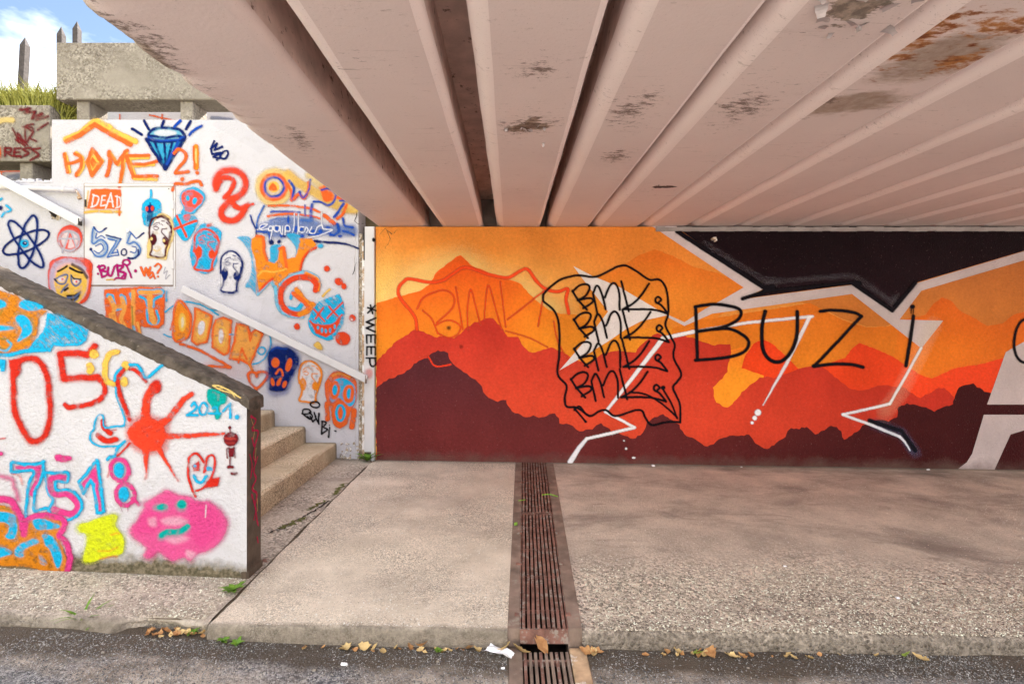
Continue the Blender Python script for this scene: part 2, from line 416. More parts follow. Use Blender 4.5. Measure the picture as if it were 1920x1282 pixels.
def asphalt():
    m = M('old asphalt')
    cell = m.sep(m.vor(110, out='Color'))[0]; dist = m.vor(110)
    c = m.mix(m.ramp(cell, .2, 1), (.085, .083, .092), (.42, .40, .405))
    lt = m.math('GREATER_THAN', cell, .93); c = m.mix(lt, c, (.42, .39, .35))
    dirt = m.ramp(m.noise(1.1, 5, .6, vec=m.map((1, 1.8, 1), (2.3, 1.1, 0))), .40, .52)
    x = m.sep()
    gut = m.ramp(m.math('ADD', x[1], m.math('MULTIPLY', m.noise(3, 4), .25)), 2.585, 2.67)
    dirtc = m.mix(m.ramp(m.noise(7, 5, .7), .35, .65), (.15, .115, .088), (.52, .44, .37))
    c = m.mix(m.math('MULTIPLY', dirt, .85), c, dirtc)
    c = m.mix(m.math('MULTIPLY', gut, .9), c, (.075, .055, .04))
    m.color(c); m.rough(.8)
    m.normal(m.bump(m.math('ADD', m.ramp(dist, 0, .6, 1, 0), m.noise(200, 2)), .8, .008)); return m.m
MAT['asphalt'] = asphalt()

def beam_mat(name, stains=(), rust=(), damp=(), bare=(), gouge=(), base_ab=((.63, .53, .515), (.71, .605, .585))):
    """old pink-grey paint on concrete; blemishes sit at fixed places on the soffit (x, y, rx, ry)"""
    m = M(name)
    base = m.mix(m.ramp(m.noise(.8, 5, .6), .3, .7), *base_ab)
    streak = m.noise(6, 6, .75, vec=m.map((.5, 5, 5), (1, 2, 3)))
    cl = m.ramp(m.noise(1.7, 4, .6, vec=m.map((1, 1.4, 1), (7, 1, 0))), .47, .68)
    c = m.mix(m.math('MULTIPLY', m.math('MULTIPLY', m.ramp(streak, .58, .68), cl), .75), base, (.13, .085, .07))
    fl = m.math('GREATER_THAN', m.noise(38, 3, .6, vec=m.map((.6, 2, 2))), .675)
    c = m.mix(m.math('MULTIPLY', fl, m.math('MULTIPLY', cl, .8)), c, (.07, .05, .045))
    sc = m.math('MULTIPLY', m.ramp(m.noise(13, 7, .8, vec=m.map((.7, 1.9, 1.9), (8, 3, 1))), .60, .70), m.ramp(m.noise(2.6, 3, .5, vec=m.map((1, 1, 1), (2, 6, 1))), .47, .6))
    c = m.mix(m.math('MULTIPLY', sc, .7), c, (.17, .115, .09))
    gr = m.noise(150, 2, .5); c = m.mix(m.math('MULTIPLY', m.math('GREATER_THAN', gr, .69), .35), c, (.20, .15, .13))
    x = m.sep(); rough_n = m.noise(9, 6, .75, vec=m.map((.8, 2.5, 2))); h = m.noise(60, 3)
    wx = m.math('MULTIPLY', m.math('SUBTRACT', m.noise(3.1, 4, .6), .5), .34); wy = m.math('MULTIPLY', m.math('SUBTRACT', m.noise(3.4, 4, .6, vec=m.map((1, 1, 1), (5, 9, 2))), .5), .30)
    def blob(bx, by, rx, ry, gain=1.0):
        dx = m.math('DIVIDE', m.math('SUBTRACT', m.math('ADD', x[0], wx), bx), rx); dy = m.math('DIVIDE', m.math('SUBTRACT', m.math('ADD', x[1], wy), by), ry)
        r = m.math('SQRT', m.math('ADD', m.math('MULTIPLY', dx, dx), m.math('MULTIPLY', dy, dy)))
        return m.ramp(r, 1.0, .1)
    for b in damp:
        f = m.ramp(m.math('ADD', blob(*b), m.math('MULTIPLY', m.math('SUBTRACT', rough_n, .5), .9)), .25, .6)
        c = m.mix(m.math('MULTIPLY', f, .8), c, m.mix(m.ramp(m.noise(16, 5, .7), .35, .65), (.20, .13, .085), (.36, .29, .235)))
    for b in bare:
        f = m.ramp(m.math('ADD', blob(*b), m.math('MULTIPLY', m.math('SUBTRACT', rough_n, .5), 1.6)), .5, .55)
        c = m.mix(f, c, m.mix(m.ramp(m.noise(25, 5, .7), .4, .6), (.16, .13, .11), (.36, .29, .24)))
        h = m.math('SUBTRACT', h, m.math('MULTIPLY', f, .8))
    sn = m.noise(17, 7, .85, vec=m.map((.8, 1.9, 1.9), (3, 1, 0)))
    for b in stains:
        f = m.ramp(m.math('ADD', m.math('MULTIPLY', blob(*b), .55), m.math('MULTIPLY', m.math('SUBTRACT', sn, .5), 2.6)), .42, .62)
        c = m.mix(m.math('MULTIPLY', f, .85), c, (.10, .065, .05))
    for b in rust:
        rn = m.noise(11, 6, .7, vec=m.map((.8, 1.6, 1), (2, 5, 0)))
        f = m.ramp(m.math('ADD', m.math('MULTIPLY', blob(*b), .75), m.math('MULTIPLY', m.math('SUBTRACT', rn, .5), 2.6)), .50, .78)
        c = m.mix(m.math('MULTIPLY', f, .95), c, m.mix(m.ramp(rn, .5, .68), (.42, .17, .035), (.13, .03, .012)))
    for b in gouge:
        f = m.ramp(m.math('ADD', blob(*b), m.math('MULTIPLY', m.math('SUBTRACT', sn, .5), .5)), .3, .38); c = m.mix(f, c, (.02, .015, .02))
    m.color(c); m.rough(.62); m.b.inputs['Specular IOR Level'].default_value = .35
    m.normal(m.bump(h, .18, .006)); return m.m
MAT['beam_side'] = flat_mat('beam side with dirt and painted shade', (.60, .47, .43), .2, 7, .3, 60, .8, ((.16, .11, .09), 16, .60))  # browner than the soffit: dirt plus shade put into the colour
MAT['beam_rib'] = beam_mat('painted highlight on rounded beam edges', base_ab=((.78, .68, .665), (.84, .74, .72)))  # paler copy of the beam paint: edge highlight put into the colour
MAT['beam_b'] = beam_mat('scuffed beam', stains=[(.68, 2.75, .24, .5), (.72, 3.5, .22, .3)])
MAT['beam'] = beam_mat('pink-grey painted concrete')
MAT['beam_edge'] = beam_mat('weathered edge beam', stains=[(-1.52, 2.15, .26, .7), (-1.35, 3.2, .15, .4)], damp=[(-1.6, 2.3, .12, .9)])
MAT['beam_peel'] = beam_mat('peeling beam', bare=[(.11, 2.98, .20, .16)], stains=[(.10, 2.98, .33, .30), (.1, 2.3, .22, .2)])
MAT['beam_gouge'] = beam_mat('gouged and flaking beam', bare=[(1.28, 1.86, .22, .17)], gouge=[(1.33, 4.26, .13, .05)], stains=[(1.25, 2.75, .26, .5)])
MAT['beam_rust'] = beam_mat('rust stained beam', rust=[(1.66, 2.05, .16, .55), (1.88, 1.95, .36, .26), (1.95, 2.25, .22, .25)], damp=[(1.82, 2.68, .34, .22), (1.85, 2.2, .3, .35)], stains=[(1.66, 2.62, .1, .12)])
MAT['dark_conc'] = flat_mat('dark brown concrete', (.22, .17, .145), .3, 6, .4, 60)  # plain dark tone shared by abutment, rail end cap and cabinet frame
MAT['ledge'] = flat_mat('grey bearing ledge', (.30, .26, .25), .2, 8, .3, 60)
MAT['coping'] = flat_mat('weathered coping', (.085, .068, .055), .55, 16, 1.0, 70, .95, ((.24, .21, .18), 34, .64))
MAT['coping_end'] = flat_mat('grimy concrete end', (.088, .064, .047), .4, 9, .7, 60)
MAT['white_metal'] = flat_mat('white enamelled steel', (.56, .55, .565), .05, 6, .05, 60, .45, ((.35, .25, .18), 24, .72))
MAT['rust_iron'] = flat_mat('rusty red grating', (.19, .095, .075), .45, 14, .5, 120, .75, ((.27, .22, .19), 22, .52))
MAT['drain_frame'] = flat_mat('brown stained frame', (.215, .155, .125), .4, 7, .5, 90, .8, ((.28, .24, .20), 14, .60))
MAT['void'] = flat_mat('dark channel', (.02, .016, .013), .3, 8, .2, 60)
MAT['rubble'] = flat_mat('broken mortar', (.33, .27, .20), .5, 22, 1.0, 45, .95, ((.70, .68, .66), 30, .53))
MAT['rustline'] = flat_mat('rust streaked steel', (.40, .27, .17), .5, 10, .3, 60, .7, ((.72, .70, .69), 7, .48))
MAT['black_rub'] = flat_mat('black stub', (.03, .025, .022), .3, 20, .2, 60)
MAT['wood'] = flat_mat('grey weathered stake', (.06, .05, .05), .35, 14, .3, 60)
MAT['bounce_white'] = flat_mat('bounce wall white', (.78, .76, .74), .05, 3, .3, 50)
MAT['paving'] = flat_mat('bounce pavement pale gravel', (.40, .36, .31), .2, 3, .3, 40)
MAT['soil'] = flat_mat('earth bank', (.13, .105, .06), .4, 2, .5, 20)
def stone_mat(name, a, b, k=75):
    m = M(name); v = m.sep(m.vor(k, out='Color')); c = m.mix(v[0], a, b); c = m.mix(m.math('GREATER_THAN', v[1], .86), c, tuple(min(.8, x * 1.45) for x in b)); m.color(c); m.rough(.85); return m.m
MAT['stone_pale'] = stone_mat('pale aggregate', (.26, .215, .17), (.66, .57, .47))
MAT['stone_fine'] = stone_mat('fine pale grit', (.30, .25, .20), (.74, .64, .54), 110)
MAT['stone_road'] = stone_mat('road grit', (.05, .05, .056), (.30, .285, .28), 95)
MAT['pebble'] = flat_mat('grey pebble', (.24, .21, .18), .4, 30, .3, 60)
MAT['paper'] = flat_mat('white paper', (.80, .80, .84), .05, 10, .2, 40)
MAT['moss'] = flat_mat('moss', (.12, .12, .035), .5, 40, .8, 120)
def leaf_mat(name, a, b):
    m = M(name); m.color(m.mix(m.ramp(m.noise(28, 4, .6), .3, .7), a, b)); m.rough(.6); m.normal(m.bump(m.noise(90, 3), .3, .004)); return m.m
MAT['leaf_green'] = leaf_mat('weed leaf', (.07, .16, .015), (.17, .30, .035))
MAT['grass'] = leaf_mat('added bank grass', (.19, .20, .03), (.42, .40, .10))
MAT['drystem'] = leaf_mat('dry stems', (.06, .05, .045), (.14, .11, .08))
MAT['leaf_brown'] = leaf_mat('dry brown leaf', (.30, .13, .05), (.50, .28, .12))
MAT['leaf_tan'] = leaf_mat('dry tan leaf', (.48, .32, .14), (.62, .46, .22))
MAT['leaf_lime'] = leaf_mat('green fallen leaf', (.22, .33, .05), (.34, .42, .10))
MAT['flake'] = flat_mat('curled paint flake', (.42, .37, .375), .2, 20, .1, 60, .6)
def grad_mat(name, ca, cb, za, zb, horiz=None, strength=.8, mott=.14):
    """mural paint that was sprayed from one colour into another between two heights of the wall"""
    m = M(name); x = m.sep()
    f = m.ramp(m.math('ADD', x[2], m.math('MULTIPLY', m.math('SUBTRACT', m.noise(2.2, 3), .5), .25)), za, zb)
    c = m.mix(f, tuple(np.minimum(np.array(s2l(ca)) * 1.0, .93)), tuple(np.minimum(np.array(s2l(cb)) * 1.0, .93)))
    if horiz:
        cc, x0, x1, k = horiz
        c = m.mix(m.math('MULTIPLY', m.ramp(m.math('ADD', x[0], m.math('MULTIPLY', m.math('SUBTRACT', m.noise(1.5, 3), .5), .5)), x0, x1), k), c, tuple(np.array(s2l(cc)) * 1.0))
    t = m.ramp(m.noise(30, 4, .65), .25, .75, 1 - mott, 1 + mott)
    hs = m.n.new('ShaderNodeHueSaturation'); m.l.new(c, hs.inputs['Color']); m.l.new(t, hs.inputs['Value'])
    
    wide = m.ramp(m.noise(1.1, 5, .65, vec=m.map((1, 1, .6))), .3, .7, .80, 1.10)
    h2 = m.n.new('ShaderNodeHueSaturation'); m.l.new(hs.outputs[0], h2.inputs['Color']); m.l.new(wide, h2.inputs['Value'])
    c = h2.outputs[0]
    fl = m.math('GREATER_THAN', m.noise(85, 2, .5), .735); c = m.mix(m.math('MULTIPLY', fl, .3), c, (.55, .40, .36))
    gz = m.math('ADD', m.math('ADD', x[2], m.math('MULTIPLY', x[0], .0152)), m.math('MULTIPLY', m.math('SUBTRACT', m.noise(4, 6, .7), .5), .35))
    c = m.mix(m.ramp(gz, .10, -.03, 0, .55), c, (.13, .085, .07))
    m.color(c); m.rough(.7); m.b.inputs['Specular IOR Level'].default_value = .10; m.normal(m.stucco(strength)); return m.m
# ------------------------------------------------------------------ ground, road, paving
KERB = 2.70
def zg(x): x = np.asarray(x, float); return np.where(x > -1.6, -.0152 * (x + 1.6), -.044 * (x + 1.6))
def zr(x): return np.interp(x, [-30, -8, -2.73, -1.62, -.8, 1.5, 6, 30], [.25, .12, 0, -.068, -.107, -.14, -.21, -.35])
def XL(y): return -.015 + (np.asarray(y, float) - 2.75) * (.075 / 3.25)
def XR(y): return .385 + (np.asarray(y, float) - 2.75) * (.12 / 3.25)

def grid(name, Xg, Yg, Zg, mat, label=None, kind='structure', smooth=True):
    ny, nx = Xg.shape
    V = np.stack([Xg.ravel(), Yg.ravel(), Zg.ravel()], 1)
    F = [(j * nx + i, j * nx + i + 1, (j + 1) * nx + i + 1, (j + 1) * nx + i) for j in range(ny - 1) for i in range(nx - 1)]
    # Yg runs from the back of the picture to the front, so turn the faces upward
    F = [f[::-1] for f in F]
    o = mesh_obj(name, V, F, mat, smooth=smooth)
    return tag(o, label, kind=kind)

terr = mesh_obj('terrain', [(-120, -120, -.45), (120, -120, -.45), (120, 5.9, -.45), (-120, 5.9, -.45)], [(0, 1, 2, 3)], MAT['paving'])
tag(terr, 'pale gravel ground around the underpass', kind='structure')

RX0, RX1 = -.01, .40
xs = np.concatenate([np.linspace(-30, -5, 20), np.linspace(-4.8, RX0 - .0, 60)]); ys = np.linspace(2.76, -1.6, 40)
def road_piece(name, xs, ys, lab):
    X, Y = np.meshgrid(xs, ys); Z = zr(X) + (fnoise(X * 1.4, Y * 1.4, 3) - .5) * .012
    return grid(name, X, Y, Z, MAT['asphalt'], lab)
road_piece('road', xs, ys, 'worn grey asphalt road left of the drain')
road_piece('road', np.concatenate([np.linspace(RX1, 5, 60), np.linspace(5.2, 30, 30)]), ys, 'dark dusty asphalt road right of the drain')
road_piece('road', np.linspace(RX0, RX1, 4), np.linspace(1.5, -1.6, 20), 'asphalt road in front of the drain')

def slab(name, label, xl, xr, mat, nx, rnd, rough, cavity=False, xstop=None, seed=1):
    """paving slab whose front edge is the kerb; xl / xr give its sides as functions of y"""
    yb = np.concatenate([np.linspace(6.01, 2.92, 44), np.linspace(2.88, KERB + rnd, 6)])
    prof = [(y, 0.0) for y in yb] + [(KERB + rnd * (1 - math.sin(a)), -rnd * (1 - math.cos(a))) for a in (.4, .8, 1.2, 1.5708)]
    prof += [(KERB - .002, -rnd - .03), (KERB - .006, -rnd - .07), (KERB - .008, None)]
    t = np.linspace(0, 1, nx)
    Xs, Ys, Zs = [], [], []
    for k, (y, dz) in enumerate(prof):
        x = xl(y) * (1 - t) + xr(y) * t
        j = (fnoise(x * 9 + 3, np.full_like(x, y) * 9, seed, 4) - .5)
        z = zg(x) + (fnoise(x * 1.3, np.full_like(x, y) * 1.3, seed + 3, 3) - .5) * .014 + j * .006
        yy = np.full_like(x, y)
        front = np.clip((KERB + .16 - y) / .16, 0, 1)
        yy = yy + front * ((fnoise(x * 5, x * 0, seed + 7, 4) - .5) * rough * 2 + j * rough)
        if dz is None: z = zr(x) - .06
        else: z = z + dz * (1 if dz > -rnd - .02 else np.clip((zg(x) - zr(x)) / .11, .25, 1))
        z = z + front * j * rough * .6
        if cavity:
            c = np.clip(1 - np.abs((x + 1.86) / .24), 0, 1) ** .6 * (.8 + .5 * (fnoise(x * 22, x * 0, 5, 2) - .5))
            yy = yy + front * c * (.10 if dz is not None and dz > -.03 else .17)
            z = z - front * c * .015
        Xs.append(x); Ys.append(yy); Zs.append(z)
    return grid(name, np.array(Xs), np.array(Ys), np.array(Zs), mat, label)
_w = lambda y, s: (fnoise(np.array([y * 4.0]), np.array([s * 3.0]), 2)[0] - .5)
seamL = lambda y: -1.628 + _w(y, 1) * .035 + _w(y * 7, 3) * .02; seamR = lambda y: -1.612 + _w(y, 2) * .03 + _w(y * 6, 5) * .016
slab('pavement', 'weathered rough pavement slab with broken kerb in front of the parapet', lambda y: -9.0, seamL, MAT['slab_left'], 220, .03, .022, True, seed=2)
slab('pavement', 'pale concrete pavement between the stairs and the drain', seamR, XL, MAT['slab_mid'], 90, .016, .008, seed=4)
slab('pavement', 'brown concrete pavement with washed gravel kerb right of the drain', XR, lambda y: 14.0, MAT['slab_right'], 330, .05, .020, seed=9)
o = mesh_obj('subsoil', [(-2.4, 2.76, .015), (-.9, 2.76, -.03), (-.9, 6.05, -.03), (-2.4, 6.05, .015)], [(0, 1, 2, 3)], MAT['dirt']); tag(o, 'dark earth under the paving joints', kind='structure')

# second crack with moss beside the bottom step
def strip(name, pts, w, mat, dz, parent=None, seed=0, label=None, kind=None):
    rr = random.Random(seed); P = []
    for (a, b) in zip(pts[:-1], pts[1:]):
        k = max(1, int((Vector(b) - Vector(a)).length / .02))
        for i in range(k): P.append(Vector(a).lerp(Vector(b), i / k))
    P.append(Vector(pts[-1])); V = []; F = []
    for i, p in enumerate(P):
        t = (P[min(i + 1, len(P) - 1)] - P[max(0, i - 1)]).normalized(); nn = Vector((-t.y, t.x)); ww = w * rr.uniform(.25, 1)
        q = p + nn * rr.uniform(-w, w) * .5
        for s in (-.5, .5):
            r = q + nn * ww * s; V.append((r.x, r.y, float(zg(r.x)) + dz))
    for i in range(len(P) - 1): F.append((2 * i, 2 * i + 1, 2 * i + 3, 2 * i + 2))
    o = mesh_obj(name, V, F, mat, parent)
    for p in o.data.polygons:
        if p.normal.z < 0: p.flip() if hasattr(p, 'flip') else None
    return tag(o, label, kind=kind)

# ------------------------------------------------------------------ stair
stair = empty('concrete_staircase', (-2.06, 4.68, float(zg(-2.06))))
tag(stair, 'pale concrete staircase climbing left between the white wall and the parapet', 'stairs')
X0S, TR, RI = -2.056, .366, .1925
for k in range(13):
    bm = bmesh.new(); xf = X0S - TR * k; zt = .208 + RI * k; n = 26
    # worn nosing: front edge gets its own little dents
    ysn = np.linspace(3.374, 5.992, n); rings = []
    for i, y in enumerate(ysn):
        d1, d2 = random.uniform(0, .010), random.uniform(0, .008)
        if random.random() < .08: d1 += .012; d2 += .012
        rings.append([bm.verts.new(v) for v in ((xf - TR + .003, y, zt), (xf - .03, y, zt + random.uniform(-.002, .002)), (xf - .010 - d1, y, zt - .003 - d2 * .4),
                      (xf - .002 - d1 * .4, y, zt - .013 - d2), (xf, y, zt - .05), (xf + .004, y, zt - RI - .12 if k else -.12), (xf - TR + .003, y, -.12))])
    for i in range(n - 1):
        for j in range(6): bm.faces.new((rings[i][j], rings[i][j + 1], rings[i + 1][j + 1], rings[i + 1][j]))
    bm.faces.new(rings[0]); bm.faces.new(rings[-1])
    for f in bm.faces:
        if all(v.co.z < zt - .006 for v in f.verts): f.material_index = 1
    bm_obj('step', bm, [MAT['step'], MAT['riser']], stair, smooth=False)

# ------------------------------------------------------------------ parapet in front of the stair
ZT = lambda x: 1.91 - .485 * (x + 3.213)
par = empty('parapet_wall', (-3.4, 3.28, .05)); tag(par, 'low sloping white parapet covered with graffiti in front of the stairs', 'wall')
YF = 3.19
xsP = np.linspace(-5.4, -1.66, 60); bm = bmesh.new(); rows = []
for y in (YF, 3.37):
    rows.append([[bm.verts.new((x, y, -.15)) for x in xsP], [bm.verts.new((x, y, ZT(x) - .063)) for x in xsP]])
for i in range(len(xsP) - 1):
    bm.faces.new((rows[0][0][i], rows[0][0][i + 1], rows[0][1][i + 1], rows[0][1][i])).material_index = 0
    bm.faces.new((rows[1][0][i + 1], rows[1][0][i], rows[1][1][i], rows[1][1][i + 1])).material_index = 0
    bm.faces.new((rows[0][1][i], rows[0][1][i + 1], rows[1][1][i + 1], rows[1][1][i])).material_index = 1
bm.faces.new((rows[0][0][-1], rows[1][0][-1], rows[1][1][-1], rows[0][1][-1])).material_index = 1
bm.faces.new((rows[0][0][0], rows[0][1][0], rows[1][1][0], rows[1][0][0])).material_index = 1
bm_obj('wall', bm, [MAT['parapet'], MAT['coping_end']], par)
# coping: rough bare concrete cap
nx, V, F = 170, [], []
xc = np.linspace(-5.4, -1.645, nx)
for i, x in enumerate(xc):
    zt = ZT(x)
    if x > -1.74: zt -= (x + 1.74) ** 2 * 1.6
    r = lambda a: random.uniform(-a, a)
    low = zt - .066 + (fnoise(np.array([x * 7]), np.array([1.]), 3)[0] - .5) * .03
    ring = [(x, YF - .004 + r(.002), low + r(.006)), (x, YF - .008 + r(.003), zt - .045 + r(.004)), (x, YF - .004 + r(.003), zt - .012 + r(.004)), (x, YF + .010, zt + r(.004)),
            (x, YF + .09, zt + .006 + r(.003)), (x, 3.368, zt + r(.005)), (x, 3.378, zt - .02 + r(.004)), (x, 3.378, zt - .08), (x, YF + .02, zt - .082)]
    V += ring
for i in range(nx - 1):
    for j in range(9): a, b = i * 9 + j, i * 9 + (j + 1) % 9; F.append((a, a + 9, b + 9, b))
F.append(tuple(range(9))[::-1]); F.append(tuple((nx - 1) * 9 + j for j in range(9)))
mesh_obj('coping', V, F, MAT['coping'], par)
# rough bare foot of the parapet's end
bm = bmesh.new(); box_bm(bm, -1.70, -1.648, YF - .004, 3.374, -.1, .05, .012, 0, .006); bm_obj('foot', bm, MAT['coping_end'], par)

# ------------------------------------------------------------------ white wall along the stair
wall = empty('stair_wall', (-4.5, 6.15, 0)); tag(wall, 'tall white rendered wall full of graffiti rising behind the stairs', 'wall')
def prism(name, poly, y0, y1, mats, parent):
    n = len(poly); V = [(x, y0, z) for x, z in poly] + [(x, y1, z) for x, z in poly]
    F = [tuple(range(n)), tuple(range(2 * n - 1, n - 1, -1))] + [(i, i + n, (i + 1) % n + n, (i + 1) % n) for i in range(n)]
    bm = bmesh.new(); bv = [bm.verts.new(v) for v in V]
    for f in F: bm.faces.new([bv[i] for i in f])
    return bm_obj(name, bm, mats, parent)
YW = 6.0
prism('wall', [(-9.5, -.2), (-1.80, -.2), (-1.80, 4.02), (-5.43, 4.025), (-5.43, 3.285), (-9.5, 3.29)], YW, 6.3, MAT['white'], wall)
# flaking crest on the lower left part
bm = bmesh.new()
for i in range(26):
    x = -6.05 + i * .024; h = random.uniform(.008, .05); box_bm(bm, x, x + .03, YW - .006, YW + .05, 3.28, 3.285 + h, .004, 0, .004)
bm_obj('crest', bm, MAT['white'], wall)

# ------------------------------------------------------------------ mural wall and the abutment behind it
mural = empty('mural_wall', (3.0, 6.15, 0)); tag(mural, 'underpass wall painted with an orange and maroon mountain mural', 'wall')
base_m = grad_mat('mural sky orange', (248, 206, 114), (232, 146, 64), 1.95, 2.55, ((226, 132, 52), -1.1, 1.2, .85))
prism('wall', [(-1.595, -.35), (14, -.35), (14, 2.758), (-1.595, 2.758)], YW, 6.34, base_m, mural)
ab = box('abutment', -1.6, 14, 6.345, 6.9, -.4, 3.5, MAT['dark_conc']); tag(ab, 'dark concrete abutment behind the beam ends', kind='structure')
bm = bmesh.new(); n = 120; xx = np.linspace(1.72, 14, n)
for a, b in zip(xx[:-1], xx[1:]):
    z = 2.702 + random.uniform(-.003, .003); box_bm(bm, a, b + .001, 5.968 + random.uniform(0, .004), 5.999, z, 2.752 + random.uniform(-.006, .004), 0)
bm_obj('bearing_ledge', bm, MAT['ledge'], mural)

# ------------------------------------------------------------------ bridge: precast beams, each a part
ZC = 2.766
bridge = empty('footbridge_deck', (4, 3, ZC)); tag(bridge, 'bridge deck of pinkish precast concrete beams roofing the underpass', 'bridge')
edges = [(-1.62, -1.0), (-.85, -.325), (-.17, .365), (.445, .945), (.985, 1.535), (1.565, 2.105)]
x = 2.13
while x < 13.5: edges.append((x, x + .548)); x += .572
def beam(xl, xr, mat, seed, edge=False):
    r = .09; prof = [(xl + .045, ZC + .42), (xl + .012, ZC + .19), (xl, ZC + r)]
    prof += [(xl + r * (1 - math.cos(a)), ZC + r * (1 - math.sin(a))) for a in np.linspace(.25, 1.5708, 6)]
    prof += [(xl + (xr - xl) * t, ZC) for t in (.25, .5, .75)]; r = .055
    prof += [(xr - r * (1 - math.cos(a)), ZC + r * (1 - math.sin(a))) for a in np.linspace(1.5708, .25, 6)]
    prof += [(xr, ZC + r), (xr - .012, ZC + .16), (xr - .045, ZC + .42)]
    P = np.array(prof); m = len(P); ye = 1.45; Ys = np.linspace(6.33, ye, 260 if edge else int(26 * (6.33 - ye))); V, F = [], []
    for i, y in enumerate(Ys):
        x = P[:, 0].copy(); z = P[:, 1] + (fnoise(P[:, 0] * 2, np.full(m, y * .7), seed, 2) - .5) * .006
        x = x + (fnoise(np.full(m, y * 2.2), P[:, 1] * 0, seed + 4, 3) - .5) * .010 * np.sign(P[:, 0] - (xl + xr) / 2)
        if edge and y < 3.6:   # chipped outer arris
            c = max(0, fnoise(np.array([y * 7.5]), np.array([.3]), 11, 5)[0] - .42) * np.clip((3.6 - y) / 1.0, 0, 1)
            lo = P[:, 0] < xl + .10
            x = np.where(lo, x + c * .10 * (1 - (P[:, 0] - xl) / .12), x); z = np.where(lo, z + c * .06, z)
        V += [(a, y, b) for a, b in zip(x, z)]
    for i in range(len(Ys) - 1):
        for j in range(m - 1): a = i * m + j; F.append((a, a + 1, a + m + 1, a + m))
    F.append(tuple(range(m))[::-1])
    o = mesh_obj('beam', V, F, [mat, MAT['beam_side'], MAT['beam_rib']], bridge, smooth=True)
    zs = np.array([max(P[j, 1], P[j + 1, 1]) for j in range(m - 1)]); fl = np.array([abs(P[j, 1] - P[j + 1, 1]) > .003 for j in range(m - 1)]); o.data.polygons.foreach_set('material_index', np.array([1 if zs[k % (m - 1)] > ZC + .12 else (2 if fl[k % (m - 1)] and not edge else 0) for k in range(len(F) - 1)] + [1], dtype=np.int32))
    o.data.polygons[len(F) - 1].use_smooth = False
    return o
labs = {0: 'outermost beam with a chipped and blackened outer edge', 2: 'beam with a scabby peeling patch', 3: 'beam with scattered brown scuffs', 4: 'beam with loose curled paint flakes and one dark gouge', 5: 'beam with orange rust and brown damp stains'}
mats = {0: 'beam_edge', 2: 'beam_peel', 3: 'beam_b', 4: 'beam_gouge', 5: 'beam_rust'}
BEAMS = []
for i, (a, b) in enumerate(edges):
    o = beam(a, b, MAT[mats.get(i, 'beam')], i, i == 0); BEAMS.append(o)
    if i in labs: o['label'] = labs[i]
pl = [(-1.57, 1.47), (3, 1.47), (9, 1.47), (13.9, 1.47), (13.9, 6.33), (-1.57, 6.33)]; bm = bmesh.new()
lo = [bm.verts.new((a, b, ZC + .40)) for a, b in pl]; hi = [bm.verts.new((a, b, ZC + .62)) for a, b in pl]; bm.faces.new(lo[::-1]); bm.faces.new(hi)
for i in range(6): bm.faces.new((lo[i], lo[(i + 1) % 6], hi[(i + 1) % 6], hi[i]))
bm_obj('deck_slab', bm, MAT['beam_side'], bridge)
box('deck_light_blocker', -1.60, -1.44, 1.47, 6.3, ZC + .621, ZC + 1.75, MAT['beam'], bridge)  # unseen upstand added along the deck edge to shade the white wall
# curled flakes hanging from the soffit
def flake(cx, cy, s, parent):
    n = 4; V = []; F = []; ang = random.uniform(0, 6.28); dx, dy = math.cos(ang), math.sin(ang); cur = random.uniform(.5, 1.5)
    for i in range(n + 1):
        t = i / n; dn = s * (1 - math.cos(cur * t)) ; fw = s * math.sin(cur * t) / max(cur, .4)
        w = s * .5 * (1 - .55 * t) * random.uniform(.75, 1.2)
        for q in (-1, 1): V.append((cx + dx * fw - dy * w * q, cy + dy * fw + dx * w * q, ZC - .002 - dn))
    for i in range(n): F.append((2 * i, 2 * i + 1, 2 * i + 3, 2 * i + 2))
    m = len(V); V += [(a, b, c + .0012) for a, b, c in V]; F += [tuple(q + m for q in f[::-1]) for f in F]
    return mesh_obj('paint_flake', V, F, MAT['flake'], parent)
for k in range(13): flake(.11 + random.gauss(0, .085), 2.98 + random.gauss(0, .07), random.uniform(.014, .034), BEAMS[2])
for (fx, fy, fs) in ((1.13, 1.84, .05), (1.17, 1.93, .045), (1.24, 1.80, .035), (1.31, 1.96, .05), (1.37, 1.97, .045), (1.40, 1.86, .06), (1.33, 1.81, .04), (1.47, 1.99, .05), (1.22, 1.99, .035), (1.44, 1.82, .04), (1.28, 2.02, .03), (1.10, 1.80, .03)): flake(fx, fy, fs, BEAMS[4])

# ------------------------------------------------------------------ earth bank, rear wall and planters above the stair wall
emb = box('embankment', -60, 60, 6.92, 60, -.5, 3.5, MAT['soil']); tag(emb, 'earth bank held behind the walls', kind='structure')
o = box('embankment', -60, -1.62, 6.31, 6.918, -.5, 3.4, MAT['soil']); tag(o, 'earth bank held behind the stair wall', kind='structure')
X, Yb = np.meshgrid(np.linspace(-30, -7.4, 50), np.linspace(16, 9.6, 30))
Zb = 3.4 + np.clip((Yb - 9.8) / 2.9, 0, 1) * 4.0 + (fnoise(X * .9, Yb * .9, 6) - .5) * .5
o = grid('grassy_bank', X, Yb, Zb, MAT['grass'], 'dry grassy bank rising behind the planters')

# unseen bank added behind the camera to cut sky light on the white wall
X, Yb = np.meshgrid(np.linspace(-45, -1.8, 70), np.linspace(-6.5, -22, 40))
Zb = -.3 + np.clip((-6.5 - Yb) / 4, 0, 1) * 7.5 * np.clip((-1.8 - X) / 1.2, 0, 1) + (fnoise(X * .6, Yb * .6, 12) - .5) * .6
grid('grassy_bank', X, Yb, Zb, MAT['grass'], 'unseen grassy bank added across the road to block sky light')

